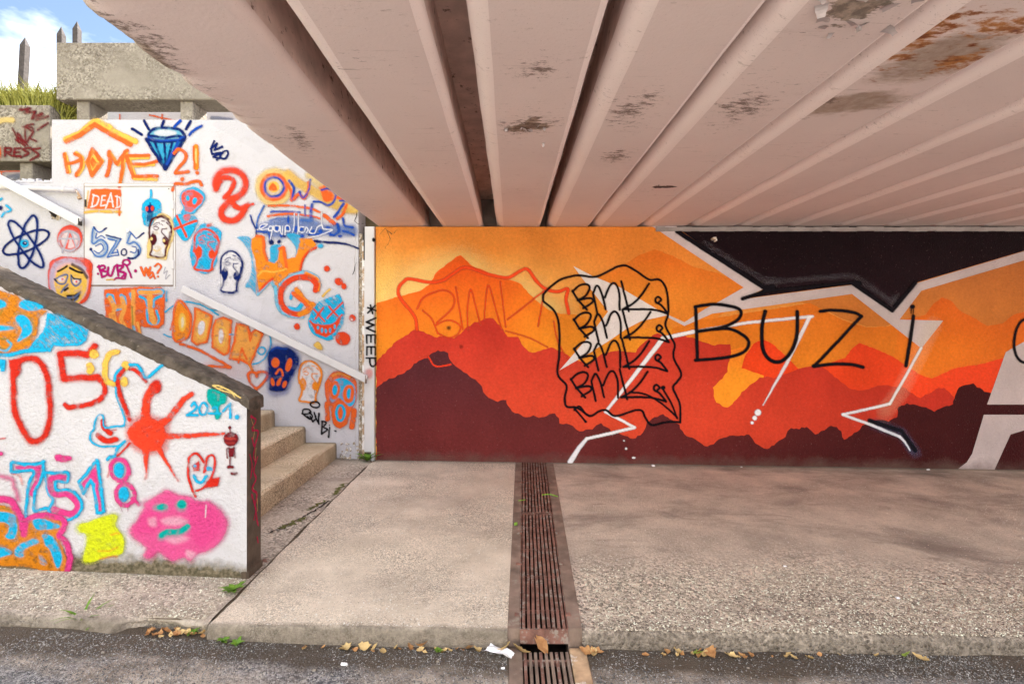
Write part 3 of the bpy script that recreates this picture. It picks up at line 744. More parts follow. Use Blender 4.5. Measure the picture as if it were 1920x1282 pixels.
ow = box('bounce_wall', -9, 6, -6.4, -6.0, -.5, 3.2, MAT['bounce_white'], None, .02); tag(ow, 'unseen white wall added across the road to bounce light', 'wall')  # unseen reflector wall, added to throw sunlight under the deck
o = box('pavement', -9, 15, -5.998, -1.6, -.5, -.12, MAT['paving'], None, .02); tag(o, 'unseen pale pavement added across the road to bounce light', kind='structure')  # unseen pale surface, added to throw light up to the soffit
# ------------------------------------------------------------------ drain in the pavement
drain = empty('drainage_channel', (.22, 4.4, float(zg(.22)))); tag(drain, 'long rusty red slotted drain crossing the pavement from the mural to the kerb', 'drain')
def lane(name, xa, xb, ya, yb, zt, zb, mat, parent, n=14, wob=0.0, lab=None, xoff=0.0):
    """bar running along the drain: xa, xb are fractions 0..1 between the drain's two outer sides"""
    V, F = [], []; ph = random.uniform(0, 9)
    for i in range(n + 1):
        y = ya + (yb - ya) * i / n; L, R = float(XL(y)), float(XR(y)); zz = float(zg((L + R) / 2))
        w = wob * math.sin(ph + i * 1.3)
        a, b = L + (R - L) * xa + w, L + (R - L) * xb + w; c = min(.002, abs(zt - zb) * .3)
        V += [(a, y, zz + zb), (a, y, zz + zt - c), (a + c, y, zz + zt), (b - c, y, zz + zt), (b, y, zz + zt - c), (b, y, zz + zb)]
    for i in range(n):
        for j in range(6): p, q = i * 6 + j, i * 6 + (j + 1) % 6; F.append((p, p + 6, q + 6, q))
    F += [tuple(range(6))[::-1], tuple(n * 6 + j for j in range(6))]
    bm = bmesh.new(); bv = [bm.verts.new(v) for v in V]
    for f in F: bm.faces.new([bv[i] for i in f])
    o = bm_obj(name, bm, mat, parent)
    return o
WY0, WY1, KY = 5.985, 4.40, 2.715
lane('frame', 0.0, .165, WY0, KY, .004, -.30, MAT['drain_frame'], drain, 40)
lane('frame', .815, 1.0, WY0, KY, .004, -.30, MAT['drain_frame'], drain, 40)
lane('frame_angle', .165, .180, WY0, KY, .006, -.06, MAT['rust_iron'], drain, 20)
lane('frame_angle', .800, .815, WY0, KY, .006, -.06, MAT['rust_iron'], drain, 20)
lane('channel', .165, .815, WY0, KY, -.20, -.30, MAT['void'], drain, 10)
for (ya, yb) in ((WY0 - .01, 4.385), (4.365, KY + .005)):
    z0 = float(zg(.2))
    g = lane('grate', .185, .795, yb + .012 if ya > 5 else ya, yb if ya > 5 else ya - .012, .004, -.03, MAT['rust_iron'], drain, 1)
    nb = 9
    for k in range(nb):
        c = .185 + .61 * (k + .5) / nb; w = .0215
        lane('bar', c - w, c + w, ya, yb + (.012 if ya > 5 else 0), .006 + random.uniform(-.002, .001), -.028, MAT['rust_iron'], g, 14, .0012)
    for yy in np.linspace(ya - .25, yb + .2, 4):
        lane('cross_rod', .185, .795, yy, yy - .012, -.012, -.026, MAT['rust_iron'], g, 1)
for yy in (2.84, 3.44, 3.95, 5.2):
    for (a, b) in ((.09, .185), (.80, .875)):
        lane('lug', a, b, yy + .012, yy - .012, .012, -.002, MAT['rust_iron'], drain, 1)
lane('end_plate', .168, .812, KY + .001, KY - .012, .003, -.072, MAT['rust_iron'], drain, 1)
# the lower grate in the road
zrd = float(zr(.2))
rd = empty('road_gully', (.2, 2.2, zrd)); tag(rd, 'rusty slotted gully grate lying in the road below the kerb', 'drain')
def rbox(name, a, b, y0, y1, z0, z1, mat, parent, bev=.002): return box(name, a, b, y0, y1, zrd + z0, zrd + z1, mat, parent, bev)
rbox('frame', RX0 + .001, .062, 1.52, 2.70, -.25, .006, MAT['drain_frame'], rd, .004)
rbox('frame', .312, RX1 - .001, 1.52, 2.70, -.25, .004, MAT['rustline'], rd, .004)
rbox('frame', .063, .311, 1.50, 1.56, -.25, .005, MAT['drain_frame'], rd, .004)
rbox('channel', .062, .312, 1.56, 2.9, -.26, -.20, MAT['void'], rd, 0)
g = rbox('grate', .063, .311, 2.60, 2.615, -.03, -.002, MAT['rust_iron'], rd)
for k in range(9):
    c = .063 + .248 * (k + .5) / 9
    rbox('bar', c - .008, c + .008, 1.56, 2.67, -.032, .003 + random.uniform(-.003, 0), MAT['drain_frame'] if k % 3 else MAT['rust_iron'], g)

# ------------------------------------------------------------------ post between white wall and mural
post = empty('corner_post', (-1.68, 6.05, 0)); tag(post, 'rust streaked white post between the graffiti wall and the mural', 'post')
bm = bmesh.new(); box_bm(bm, -1.722, -1.603, 5.965, 6.3, .10, 2.755, .006); box_bm(bm, -1.645, -1.603, 5.966, 6.3, -.05, .10, .004); bm_obj('post_face', bm, MAT['white_metal'], post)
bm = bmesh.new(); box_bm(bm, -1.752, -1.724, 5.985, 6.3, -.05, 2.60, .003, 0); bm_obj('rusty_edge', bm, MAT['rustline'], post)
V, F = [], []; n = 150; cols = 6
for i in range(n + 1):
    z = -.06 + 2.74 * i / n
    for j in range(cols + 1):
        t = j / cols; jx = (fnoise(np.array([z * 6.0]), np.array([2.]), 3)[0] - .5) * .09
        x = -1.835 + jx + t * (.082 - jx); dp = fnoise(np.array([z * 14.0]), np.array([t * 3]), 8)[0]
        V.append((x, YW - .006 + (.05 * dp if 0 < j < cols else 0) - (.0 if j else -.004), z))
for i in range(n):
    for j in range(cols): a = i * (cols + 1) + j; F.append((a, a + 1, a + cols + 2, a + cols + 1))
mesh_obj('broken_mortar', V, F, MAT['rubble'], post)
box('open_joint', -1.728, -1.715, 5.963, 5.99, 2.36, 2.75, MAT['black_rub'], post)

# crumbled plaster at the foot of the white wall
bm = bmesh.new(); rr = random.Random(4)
for k in range(34):
    x = -2.02 + rr.random() * .22; z = rr.random() ** 1.8 * .2 + .01; s = rr.uniform(.012, .03)
    box_bm(bm, x, x + s, YW - rr.uniform(.004, .016), YW + .01, z, z + s * rr.uniform(.5, 1.2), .003, 0, .007)
bm_obj('crumbled_plaster', bm, MAT['rubble'], wall)

# ------------------------------------------------------------------ handrails, pipe and cabinet on the white wall
def flatbar(name, a, b, Y, th, hpx, parent, mat):
    """flat bar between two photo points (its centre line) standing at depth Y"""
    A, B = PX(*a, Y), PX(*b, Y); h = hpx * Y / FPX / 2; t = (B - A).normalized(); nn = Vector((-t.z, 0, t.x))
    bm = bmesh.new(); vs = []
    for p in (A, B):
        for (q, y) in ((-h, Y), (h, Y), (h, Y + th), (-h, Y + th)): vs.append(bm.verts.new((p.x + nn.x * q, y, p.z + nn.z * q)))
    for f in ((0, 1, 2, 3), (7, 6, 5, 4), (0, 4, 5, 1), (1, 5, 6, 2), (2, 6, 7, 3), (3, 7, 4, 0)): bm.faces.new([vs[i] for i in f])
    bmesh.ops.bevel(bm, geom=bm.edges[:], offset=.004, segments=1, affect='EDGES')
    return bm_obj(name, bm, mat, parent)
def bracket(parent, u, v, Y):
    p = PX(u, v, Y); bm = bmesh.new(); tube_bm(bm, [(p.x, Y, p.z), (p.x, YW + .01, p.z)], .012, 8); bm_obj('bracket', bm, MAT['white_metal'], parent)
hr = empty('handrail', PX(515, 625, 5.9)); tag(hr, 'long white flat handrail sloping down the wall to the corner post', 'handrail', 'white handrails along the stair wall')
flatbar('rail', (340, 541), (686, 711), 5.905, .03, 13.5, hr, MAT['white_metal'])
bm = bmesh.new(); p = PX(349, 541, 5.93); box_bm(bm, p.x - .012, p.x + .012, 5.925, YW, p.z - .03, p.z + .008, .003); bm_obj('stub', bm, MAT['black_rub'], hr)
p = PX(685, 711, 5.905); box('end_cap', p.x - .004, p.x + .006, 5.903, 5.94, p.z - .05, p.z + .045, MAT['dark_conc'], hr)
for u in (430, 560, 640): bracket(hr, u, 541 + (u - 340) * .4913, 5.93)
h2 = empty('handrail', PX(75, 380, 5.9)); tag(h2, 'short white flat handrail ending left of the cabinet', 'handrail', 'white handrails along the stair wall')
flatbar('rail', (-140, 262), (148, 416), 5.905, .03, 16, h2, MAT['white_metal'])
p = PX(147, 415, 5.905); box('end_cap', p.x - .003, p.x + .010, 5.903, 5.945, p.z - .045, p.z + .035, MAT['black_rub'], h2)
bm = bmesh.new(); p = PX(100, 404, 5.97); tube_bm(bm, [(p.x, 5.935, p.z + .05), (p.x, 5.985, p.z), (p.x, YW + .01, p.z)], .02, 8); bm_obj('broken_bracket', bm, MAT['black_rub'], h2)
bm = bmesh.new(); rr = random.Random(2)
for k in range(20):
    a = rr.uniform(0, 6.28); q = rr.uniform(.01, .055); s = rr.uniform(.012, .022)
    box_bm(bm, p.x + q * math.cos(a) - s, p.x + q * math.cos(a) + s, YW - .008, YW + .01, p.z + q * math.sin(a) - s, p.z + q * math.sin(a) + s, .004, 0, .008)
bm_obj('broken_plaster', bm, MAT['rubble'], wall)
pp = empty('conduit_pipe', PX(70, 353, 5.95)); tag(pp, 'thin white horizontal pipe with a bent tail above the atom graffiti', 'pipe')
bm = bmesh.new(); tube_bm(bm, [PX(-300, 343, 5.95), PX(20, 351, 5.95), PX(141, 357, 5.95)], .026, 10); bm_obj('pipe', bm, MAT['white_metal'], pp, smooth=True)
bm = bmesh.new(); tube_bm(bm, [PX(142, 357, 5.96), PX(146, 361, 5.965), PX(149, 368, 5.985)], .012, 8); tube_bm(bm, [PX(148, 369, 5.985), PX(150, 373, 5.985)], .022, 8); bm_obj('tail', bm, MAT['rustline'], pp)
for u in (18, 118):
    bm = bmesh.new(); tube_bm(bm, [PX(u, 350.7 + (u - 20) * .05, 5.95), PX(u + 4, 351 + (u - 20) * .05, 5.95)], .031, 10); bm_obj('clamp', bm, MAT['white_metal'], pp)

cab = empty('utility_cabinet', PX(243, 537, YW)); tag(cab, 'flush white utility cabinet door with hinges, painted over with small graffiti', 'cabinet')
def pbox(name, u0, v0, u1, v1, y0, y1, mat, parent, bev=.002):
    a, b = PX(u0, v1, y0), PX(u1, v0, y0); return box(name, a.x, b.x, y0, y1, a.z, b.z, mat, parent, bev)
pbox('frame', 157, 344, 329.5, 537, 5.9985, 6.01, MAT['dark_conc'], cab, 0)
pbox('door', 158.5, 350, 324, 534, 5.9958, 6.005, MAT['white_metal'], cab, .0012)
pbox('top_strip', 158, 344.5, 325, 349, 5.986, 6.004, MAT['white_metal'], cab, .002)
pbox('jamb', 325.2, 346, 328.6, 541, 5.9965, 6.005, MAT['white_metal'], cab, .001)
for (v0, v1) in ((376, 392), (488, 504)): pbox('hinge', 320.5, v0, 325.5, v1, 5.985, 5.9957, MAT['white_metal'], cab, .003)
pbox('hinge', 158.5, 374, 161.5, 388, 5.988, 5.9957, MAT['black_rub'], cab, .001)
bm = bmesh.new(); p = PX(239, 432, 5.99); tube_bm(bm, [(p.x, 5.985, p.z), (p.x, 5.998, p.z)], .022, 10); bm_obj('lock', bm, MAT['rustline'], cab)
bm = bmesh.new(); p = PX(316, 354, 5.99); tube_bm(bm, [(p.x, 5.9925, p.z), (p.x, 5.998, p.z)], .007, 8); bm_obj('screw', bm, MAT['black_rub'], cab)

# ------------------------------------------------------------------ planters and what stands behind
def planter(u0, u1, v0, v1, posts, label, vpost):
    Yp = 7.6; r = empty('concrete_planter', PX((u0 + u1) / 2, vpost, Yp)); tag(r, label, 'planter', 'washed concrete planters above the stair wall')
    a, b = PX(u0, v1, Yp), PX(u1, v0, Yp); th = .07; z0, z1 = a.z, b.z
    bm = bmesh.new()
    box_bm(bm, a.x, b.x, Yp, Yp + th, z0, z1, .012, 0, .003); box_bm(bm, a.x, b.x, Yp + .39, Yp + .46, z0, z1, .012, 0, .003)
    box_bm(bm, a.x + .002, a.x + th, Yp + th, Yp + .39, z0 + .002, z1 - .004, .004); box_bm(bm, b.x - th, b.x - .002, Yp + th, Yp + .39, z0 + .002, z1 - .004, .004)
    bm_obj('trough', bm, MAT['planter'], r)
    box('base', a.x + th, b.x - th, Yp + th, Yp + .39, z0 + .003, z0 + .08, MAT['planter'], r)
    box('earth', a.x + th, b.x - th, Yp + th, Yp + .39, z1 - .16, z1 - .05, MAT['soil'], r)
    for (pa, pb) in posts:
        A, B = PX(pa, vpost, Yp + .04), PX(pb, v1, Yp + .04)
        box('leg', A.x, B.x, Yp + .06, Yp + .42, 3.45, z0 + .002, MAT['planter'], r, .01)
    return r
pU = planter(105, 452, 80, 187, ((141, 165), (336, 360)), 'pale concrete planter box standing on short legs beside the bridge', 225)
pL = planter(-190, 93, 197, 303, ((34, 58), (-150, -126)), 'darker concrete planter with red scribbles and grass growing in it', 342)
rw = empty('rear_wall', PX(240, 225, 8.75)); tag(rw, 'distant white wall with orange lines seen under the planters', 'wall')
a, b = PX(111, 400, 8.75), PX(760, 190, 8.75)
box('wall', a.x, b.x, 8.75, 8.95, 3.4, 5.45, MAT['white'], rw, .01)
a = PX(-260, 400, 8.75); b = PX(110.5, 318, 8.75); box('wall', a.x, b.x, 8.76, 8.95, 3.4, b.z, MAT['white'], rw, .01)
for i, (u, v0, v1, Ys_, lab) in enumerate(((47, 70, 178, 12.4, 'tall pointed grey stake standing alone above the grass'), (115, 50, 110, 12.6, 'shorter left stake of the pair behind the upper planter'), (144.5, 40, 110, 12.6, 'right stake of the pair behind the upper planter'))):
    t, bt = PX(u, v0, Ys_), PX(u, v1, Ys_); w = (9.5 if i else 10.5) * Ys_ / FPX / 2; d = w
    bm = bmesh.new(); zt = t.z - .22; zb = bt.z - .4; lean = -.09 if i == 0 else 0
    low = [bm.verts.new((t.x + lean + sx * w, Ys_ + sy * d, zb)) for sx, sy in ((-1, -1), (1, -1), (1, 1), (-1, 1))]
    up = [bm.verts.new((t.x + sx * w, Ys_ + sy * d, zt)) for sx, sy in ((-1, -1), (1, -1), (1, 1), (-1, 1))]
    tip = bm.verts.new((t.x, Ys_, t.z))
    for k in range(4): bm.faces.new((low[k], low[(k + 1) % 4], up[(k + 1) % 4], up[k])); bm.faces.new((up[k], up[(k + 1) % 4], tip))
    bm.faces.new(low[::-1]); o = bm_obj('pointed_stake', bm, MAT['wood']); tag(o, lab, 'stake', 'pointed stakes against the sky')
def blades(name, n, box_, h, w, mat, lean, parent=None, seed=1, segs=3):
    rr = random.Random(seed); V, F = [], []; (x0, x1, y0, y1, zf) = box_
    for k in range(n):
        x, y = rr.uniform(x0, x1), rr.uniform(y0, y1); z = zf(x, y) if callable(zf) else zf; H = h * rr.uniform(.4, 1.15); a = rr.uniform(0, 6.28); L = lean * rr.uniform(.2, 1.2) * H
        fa = rr.uniform(0, 3.14); wx, wy = math.cos(fa) * w, math.sin(fa) * w; b = len(V)
        for i in range(segs + 1):
            t = i / segs; q = (1 - t ** 1.6) * .5; cx, cy, cz = x + math.cos(a) * L * t * t, y + math.sin(a) * L * t * t, z + H * (t - .25 * t * t * lean)
            V += [(cx - wx * q, cy - wy * q, cz), (cx + wx * q, cy + wy * q, cz)]
        for i in range(segs): F.append((b + 2 * i, b + 2 * i + 1, b + 2 * i + 3, b + 2 * i + 2))
    return mesh_obj(name, V, F, mat, parent, smooth=True)
a, b = PX(-190, 197, 7.7), PX(92, 197, 7.7)
o = blades('grass', 2600, (a.x, b.x + .1, 7.66, 8.02, a.z - .08), .52, .022, MAT['grass'], .75, seed=3); tag(o, 'yellow green grass growing in the lower planter', 'grass', kind='stuff')
o = blades('grass', 500, (b.x - .06, b.x + .16, 7.80, 8.05, a.z - .30), .62, .020, MAT['grass'], .7, seed=8); tag(o, 'grass hanging over the end of the lower planter', 'grass', kind='stuff')
o = blades('dry_stems', 120, (a.x, b.x + .1, 7.68, 8.0, a.z - .05), .78, .012, MAT['drystem'], .45, seed=5); tag(o, 'thin dark dry stems sticking out of the planter grass', 'dry stems', kind='stuff')

# ------------------------------------------------------------------ weeds
def weed(name, label, loc, n, L, w, up, group='small weeds in the paving joints', seed=0, mat='leaf_green'):
    rr = random.Random(seed); r = empty(name, loc); tag(r, label, 'weed', group)
    for k in range(n):
        a = k / n * 6.28 + rr.uniform(-.4, .4); ll = L * rr.uniform(.6, 1.1); el = up * rr.uniform(.5, 1.3); V, F = [], []; m = 6
        for i in range(m + 1):
            t = i / m; rad = ll * t * math.cos(el * (1 - .5 * t)); z = ll * (math.sin(el) * t - .45 * t * t * math.sin(el)) + .004
            q = w * (math.sin(min(1, t * 1.1 + .05) * math.pi) ** .7) * (1 + .35 * math.sin(i * 2.6 + k)) * .5 + .001
            for s, dz in ((-1, .25), (0, 0), (1, .25)):
                V.append((loc[0] + math.cos(a) * rad - math.sin(a) * q * s, loc[1] + math.sin(a) * rad + math.cos(a) * q * s, loc[2] + z + dz * q))
        for i in range(m):
            for j in range(2): p = 3 * i + j; F.append((p, p + 1, p + 4, p + 3))
        mesh_obj('leaf', V, F, MAT[mat], r, smooth=True)
    return r
def ground(u, v, road=False):
    z = -.02
    for _ in range(6):
        Y = (HC - z) * FPX / (v - V0); X = (u - U0) * Y / FPX; z = float(zr(X) if road else zg(X))
    if road and u > 395 and Y > 2.672: Y = 2.672 - (u * 7.3 % 1.0) * .035; X = (u - U0) * Y / FPX; z = float(zr(X))
    return Vector((X, Y, z))
weed('dandelion_weed', 'leafy green weed at the foot of the parapet corner', ground(438, 1108), 13, .085, .03, .75, seed=1)
weed('upright_weed', 'upright green weed at the foot of the white corner post', Vector((-1.675, 5.93, float(zg(-1.67)))), 11, .18, .05, 1.15, seed=2)
weed('grass_tuft', 'tall thin grass tuft growing from the left kerb', ground(152, 1172, True) + Vector((0, .0, .0)), 9, .17, .012, 1.25, seed=3)
weed('tiny_weed', 'tiny weed at the base of the mural left of the drain', ground(808, 861), 7, .06, .02, .9, seed=4)
for i, (u, v, sc, lb) in enumerate(((360, 1190, .05, 'small weed in the broken kerb hollow'), (420, 1195, .045, 'left small weed under the kerb face'), (445, 1196, .05, 'right small weed under the kerb face'), (170, 1180, .05, 'low weed at the base of the left kerb'), (822, 1206, .035, 'pale sprout in the gutter before the kerb'))):
    weed('kerb_weed', lb, ground(u, v, True), 7, sc, .02, .9, seed=10 + i)
# moss in the joints
mo = []
for i, (pts, w) in enumerate((([(-1.66, 4.75), (-1.655, 5.1)], .055), ([(-1.80, 3.95), (-1.70, 4.2)], .06), ([(-1.74, 4.35), (-1.68, 4.6)], .04))):
    o = strip('moss', pts, w, MAT['moss'], .006, seed=i); tag(o, 'green moss in the joint beside the bottom step', 'moss', kind='stuff')
o = strip('joint_crack', [(-1.85, 3.86), (-1.76, 4.08), (-1.68, 4.35), (-1.64, 4.6)], .022, MAT['void'], .005, seed=7); tag(o, 'dark crack beside the bottom step', kind='structure')

# ------------------------------------------------------------------ loose and exposed aggregate: real little stones
def zslab(x, y, seed): return zg(x) + (fnoise(x * 1.3, y * 1.3, seed + 3, 3) - .5) * .014 + (fnoise(x * 9 + 3, y * 9, seed, 4) - .5) * .006
def gravel(name, label, n, x0, x1, y0, y1, s0, s1, mat, zf, dens, seed, sink=.15):
    g = np.random.default_rng(seed)
    x = g.uniform(x0, x1, n * 3); y = y0 + (y1 - y0) * g.random(n * 3) ** 1.25
    k = g.random(n * 3) < dens(x, y); x, y = x[k][:n], y[k][:n]; n = len(x)
    s = g.uniform(s0, s1, n) * g.uniform(.6, 1, n); a = g.uniform(0, 6.28, n); e = g.uniform(.6, 1.0, n); z = zf(x, y)
    base = np.array([(1, 0, 0), (0, 1, 0), (-1, 0, 0), (0, -1, 0), (.15, .1, .62), (0, 0, -.6)], float)
    P = base[None] + g.uniform(-.22, .22, (n, 6, 3)); X = P[:, :, 0] * s[:, None]; Y = P[:, :, 1] * (s * e)[:, None]; Z = P[:, :, 2] * s[:, None]
    V = np.stack([x[:, None] + X * np.cos(a)[:, None] - Y * np.sin(a)[:, None], y[:, None] + X * np.sin(a)[:, None] + Y * np.cos(a)[:, None], z[:, None] + Z + (s * sink)[:, None]], 2).reshape(-1, 3)
    F = np.array([(0, 1, 4), (1, 2, 4), (2, 3, 4), (3, 0, 4), (1, 0, 5), (2, 1, 5), (3, 2, 5), (0, 3, 5)]); F = (F[None] + (np.arange(n) * 6)[:, None, None]).reshape(-1, 3)
    org = np.array([V[:, 0].mean(), V[:, 1].mean(), V[:, 2].min()]); me = bpy.data.meshes.new(name)
    me.vertices.add(len(V)); me.vertices.foreach_set('co', (V - org).ravel().astype(np.float32)); me.loops.add(len(F) * 3); me.loops.foreach_set('vertex_index', F.ravel().astype(np.int32))
    me.polygons.add(len(F)); me.polygons.foreach_set('loop_start', np.arange(len(F), dtype=np.int32) * 3); me.update(calc_edges=True); me.materials.append(mat)
    o = bpy.data.objects.new(name, me); link(o, None, org); return tag(o, label, kind='stuff')
patch = lambda x, y, f, a, b, sd: np.clip((fnoise(x * f, y * f, sd, 3) - a) / (b - a), 0, 1)
gravel('gravel', 'washed gravel surface along the right kerb', 24000, .46, 5.2, 2.715, 3.75, .0045, .0085, MAT['stone_pale'], lambda x, y: zslab(x, y, 9), lambda x, y: np.clip((3.55 - y + (fnoise(x * 1.5, y * 1.5, 4) - .5) * .8) / .45, 0, 1), 1)
gravel('grit', 'fine exposed grit on the middle pavement', 22000, -1.58, -.03, 2.72, 5.6, .0026, .0052, MAT['stone_fine'], lambda x, y: zslab(x, y, 4), lambda x, y: .25 + .75 * patch(x, y, 1.6, .38, .6, 2), 2, .0)
gravel('grit', 'coarse exposed grit on the left pavement', 9000, -3.4, -1.66, 2.76, 3.19, .0035, .0075, MAT['stone_pale'], lambda x, y: zslab(x, y, 2), lambda x, y: .3 + .7 * patch(x, y, 2.2, .4, .6, 5), 3, .0)
gravel('grit', 'sparse grit on the right pavement', 9000, .46, 6.0, 3.3, 5.6, .003, .006, MAT['stone_fine'], lambda x, y: zslab(x, y, 9), lambda x, y: .12 + .5 * patch(x, y, 1.1, .45, .65, 8), 4, -.1)
zroad = lambda x, y: zr(x) + (fnoise(x * 1.4, y * 1.4, 3) - .5) * .012
gravel('grit', 'stony surface of the road left of the gully', 16000, -3.2, -.02, 2.22, 2.69, .003, .0062, MAT['stone_road'], zroad, lambda x, y: .15 + .85 * patch(x, y, 1.8, .42, .55, 3), 5, .1)
gravel('grit', 'stony surface of the road right of the gully', 14000, .41, 3.4, 2.22, 2.69, .003, .0060, MAT['stone_road'], zroad, lambda x, y: .15 + .7 * patch(x, y, 1.8, .42, .6, 6), 6, .1)
# lime green spray marks across the drain
def mark(pts, w, m_):
    bm = bmesh.new(); prev = None
    for i, (u, v) in enumerate(catmull(pts, n=6)):
        p = ground(u, v); a, b = bm.verts.new((p.x, p.y + w, p.z + .0085)), bm.verts.new((p.x, p.y - w, p.z + .0085))
        if prev: bm.faces.new((prev[1], b, a, prev[0]))
        prev = (a, b)
    bm_obj('paint_mark', bm, m_, drain)
lime = flat_mat('lime spray paint', (.22, .50, .06), .3, 40, 0, 60)
mark([(1016, 929), (1030, 928), (1046, 932)], .016, lime); mark([(972, 940), (985, 938)], .012, lime); mark([(964, 984), (970, 983)], .03, lime)
# ------------------------------------------------------------------ litter
def leaf(loc, L, ang, mat, seed):
    rr = random.Random(seed); n = 9; V, F = [], []; cu = rr.uniform(.3, 1.1); tw = rr.uniform(-1.1, 1.1); fold = rr.uniform(.3, 1.1); wid = rr.uniform(.24, .36)
    for i in range(n + 1):
        t = i / n; q = L * wid * (math.sin(math.pi * t ** .85) ** 1.1 * (1 + .38 * rr.uniform(-1, 1)) + .02); x = L * (t - .5); zc = .006 + cu * L * .35 * (2 * t - 1) ** 2
        for s in (-1, 0, 1): V.append((x, q * s, zc + abs(s) * q * fold + s * tw * q))
    c, s_ = math.cos(ang), math.sin(ang)
    mz = min(v[2] for v in V)
    V = [(loc[0] + x * c - y * s_, loc[1] + x * s_ + y * c, loc[2] + z - mz + .003) for x, y, z in V]
    for i in range(n):
        for j in range(2): p = 3 * i + j; F.append((p, p + 1, p + 4, p + 3))
    return mesh_obj('fallen_leaf', V, F, MAT[mat], smooth=True)
LV = [(684, 1203, .07, 'leaf_tan', 'lone tan leaf lying before the kerb, left of the middle'), (770, 1203, .06, 'leaf_brown', 'left of two big brown leaves before the middle kerb'), (790, 1204, .07, 'leaf_brown', 'right of two big brown leaves before the middle kerb'),
      (650, 1218, .07, 'leaf_tan', 'pale leaf lying out on the road left of the drain'), (880, 1212, .06, 'leaf_brown', 'brown leaf left of the paper scrap'), (895, 1214, .06, 'leaf_tan', 'tan leaf touching the paper scrap'),
      (944, 1216, .09, 'leaf_tan', 'curled tan leaf right above the paper scrap'), (978, 1213, .12, 'leaf_tan', 'long curled leaf on the gully before the drain opening'), (1017, 1217, .10, 'leaf_brown', 'brown curled leaf on the gully right of the opening'),
      (1100, 1225, .08, 'leaf_brown', 'brown leaf right of the gully grate'), (1113, 1230, .07, 'leaf_tan', 'tan leaf among those right of the gully'), (1122, 1222, .06, 'leaf_brown', 'small leaf farthest from the gully in its cluster'),
      (1270, 1213, .07, 'leaf_tan', 'tan curled leaf beside the green and brown pair'), (1308, 1213, .06, 'leaf_lime', 'green leaf of the pair before the right kerb'), (1332, 1212, .08, 'leaf_brown', 'upright brown leaf of the pair before the right kerb'),
      (1698, 1222, .06, 'leaf_lime', 'round green leaf before the far right kerb'), (1726, 1219, .08, 'leaf_tan', 'pale folded leaf before the far right kerb'), (1476, 1222, .06, 'leaf_tan', 'pale sliver of leaf on the road right of the drain')]
for i, (u, v, L, mt, lb) in enumerate(LV):
    o = leaf(ground(u, v, True) + Vector((0, 0, .006)), L, i * 1.7, mt, i); tag(o, lb, 'leaf', 'fallen leaves in the gutter')
rr = random.Random(12); k = 0
def scatter(n, u0, u1, v0, v1, L0, L1, mats_, lab, grp, road=True):
    for i in range(n):
        p = ground(rr.uniform(u0, u1), rr.uniform(v0, v1), road); o = leaf(p + Vector((0, 0, .005)), rr.uniform(L0, L1), rr.uniform(0, 6.28), rr.choice(mats_), rr.randint(0, 999)); tag(o, lab, 'leaf', grp)
scatter(24, 278, 384, 1183, 1196, .025, .055, ['leaf_brown', 'leaf_brown', 'leaf_tan'], 'small brown leaf heaped in the broken kerb hollow', 'leaves heaped in the kerb hollow')
scatter(24, 560, 900, 1200, 1207, .02, .04, ['leaf_brown', 'leaf_tan'], 'small leaf bit along the foot of the middle kerb', 'leaf bits along the middle kerb')
scatter(26, 1180, 1700, 1216, 1221, .02, .05, ['leaf_brown', 'leaf_tan'], 'small leaf bit along the foot of the right kerb', 'leaf bits along the right kerb')
# paper scrap
bm = bmesh.new(); p = ground(938, 1230, True); n = 7; vg = []
for i in range(n):
    for j in range(5):
        x = (i / (n - 1) - .5) * .15; y = (j / 4 - .5) * .055 * (1.25 - .5 * i / n)
        ca, sa = math.cos(-.45), math.sin(-.45)
        vg.append(bm.verts.new((p.x + x * ca - y * sa, p.y + x * sa + y * ca, p.z + .012 + fnoise(np.array([i * .9]), np.array([j * .9]), 4, 2)[0] * .035)))
for i in range(n - 1):
    for j in range(4): bm.faces.new((vg[i * 5 + j], vg[i * 5 + j + 1], vg[(i + 1) * 5 + j + 1], vg[(i + 1) * 5 + j]))
o = bm_obj('paper_scrap', bm, MAT['paper']); tag(o, 'crumpled white paper scrap lying left of the gully grate', 'litter')
def chip(u, v, s, mat, lab, road=False, cat='litter', grp=None):
    p = ground(u, v, road); bm = bmesh.new(); box_bm(bm, p.x - s, p.x + s, p.y - s * .6, p.y + s * .6, p.z, p.z + s * .8, s * .25, 0, s * .3)
    o = bm_obj('rubble_chip' if cat == 'stone' else 'litter_bit', bm, MAT[mat]); tag(o, lab, cat, grp)
chip(1225, 874, .022, 'paper', 'white crumb of plaster at the foot of the mural below the first zigzag'); chip(1740, 881, .016, 'paper', 'white crumb at the foot of the mural near the grey letter')
chip(1390, 876, .012, 'paper', 'tiny white crumb at the foot of the mural wall'); chip(1683, 1122, .012, 'paper', 'white chip on the gravel kerb at right')
chip(1472, 1062, .012, 'paper', 'white chip in the middle of the right pavement'); chip(1770, 1095, .010, 'rust_iron', 'red chip on the right pavement')
chip(497, 1052, .02, 'rust_iron', 'red chip beside the parapet end'); chip(645, 1246, .016, 'paper', 'small white stone on the road', True, 'stone'); chip(943, 1254, .010, 'paper', 'white crumb on the road beside the gully', True)
rr = random.Random(31)
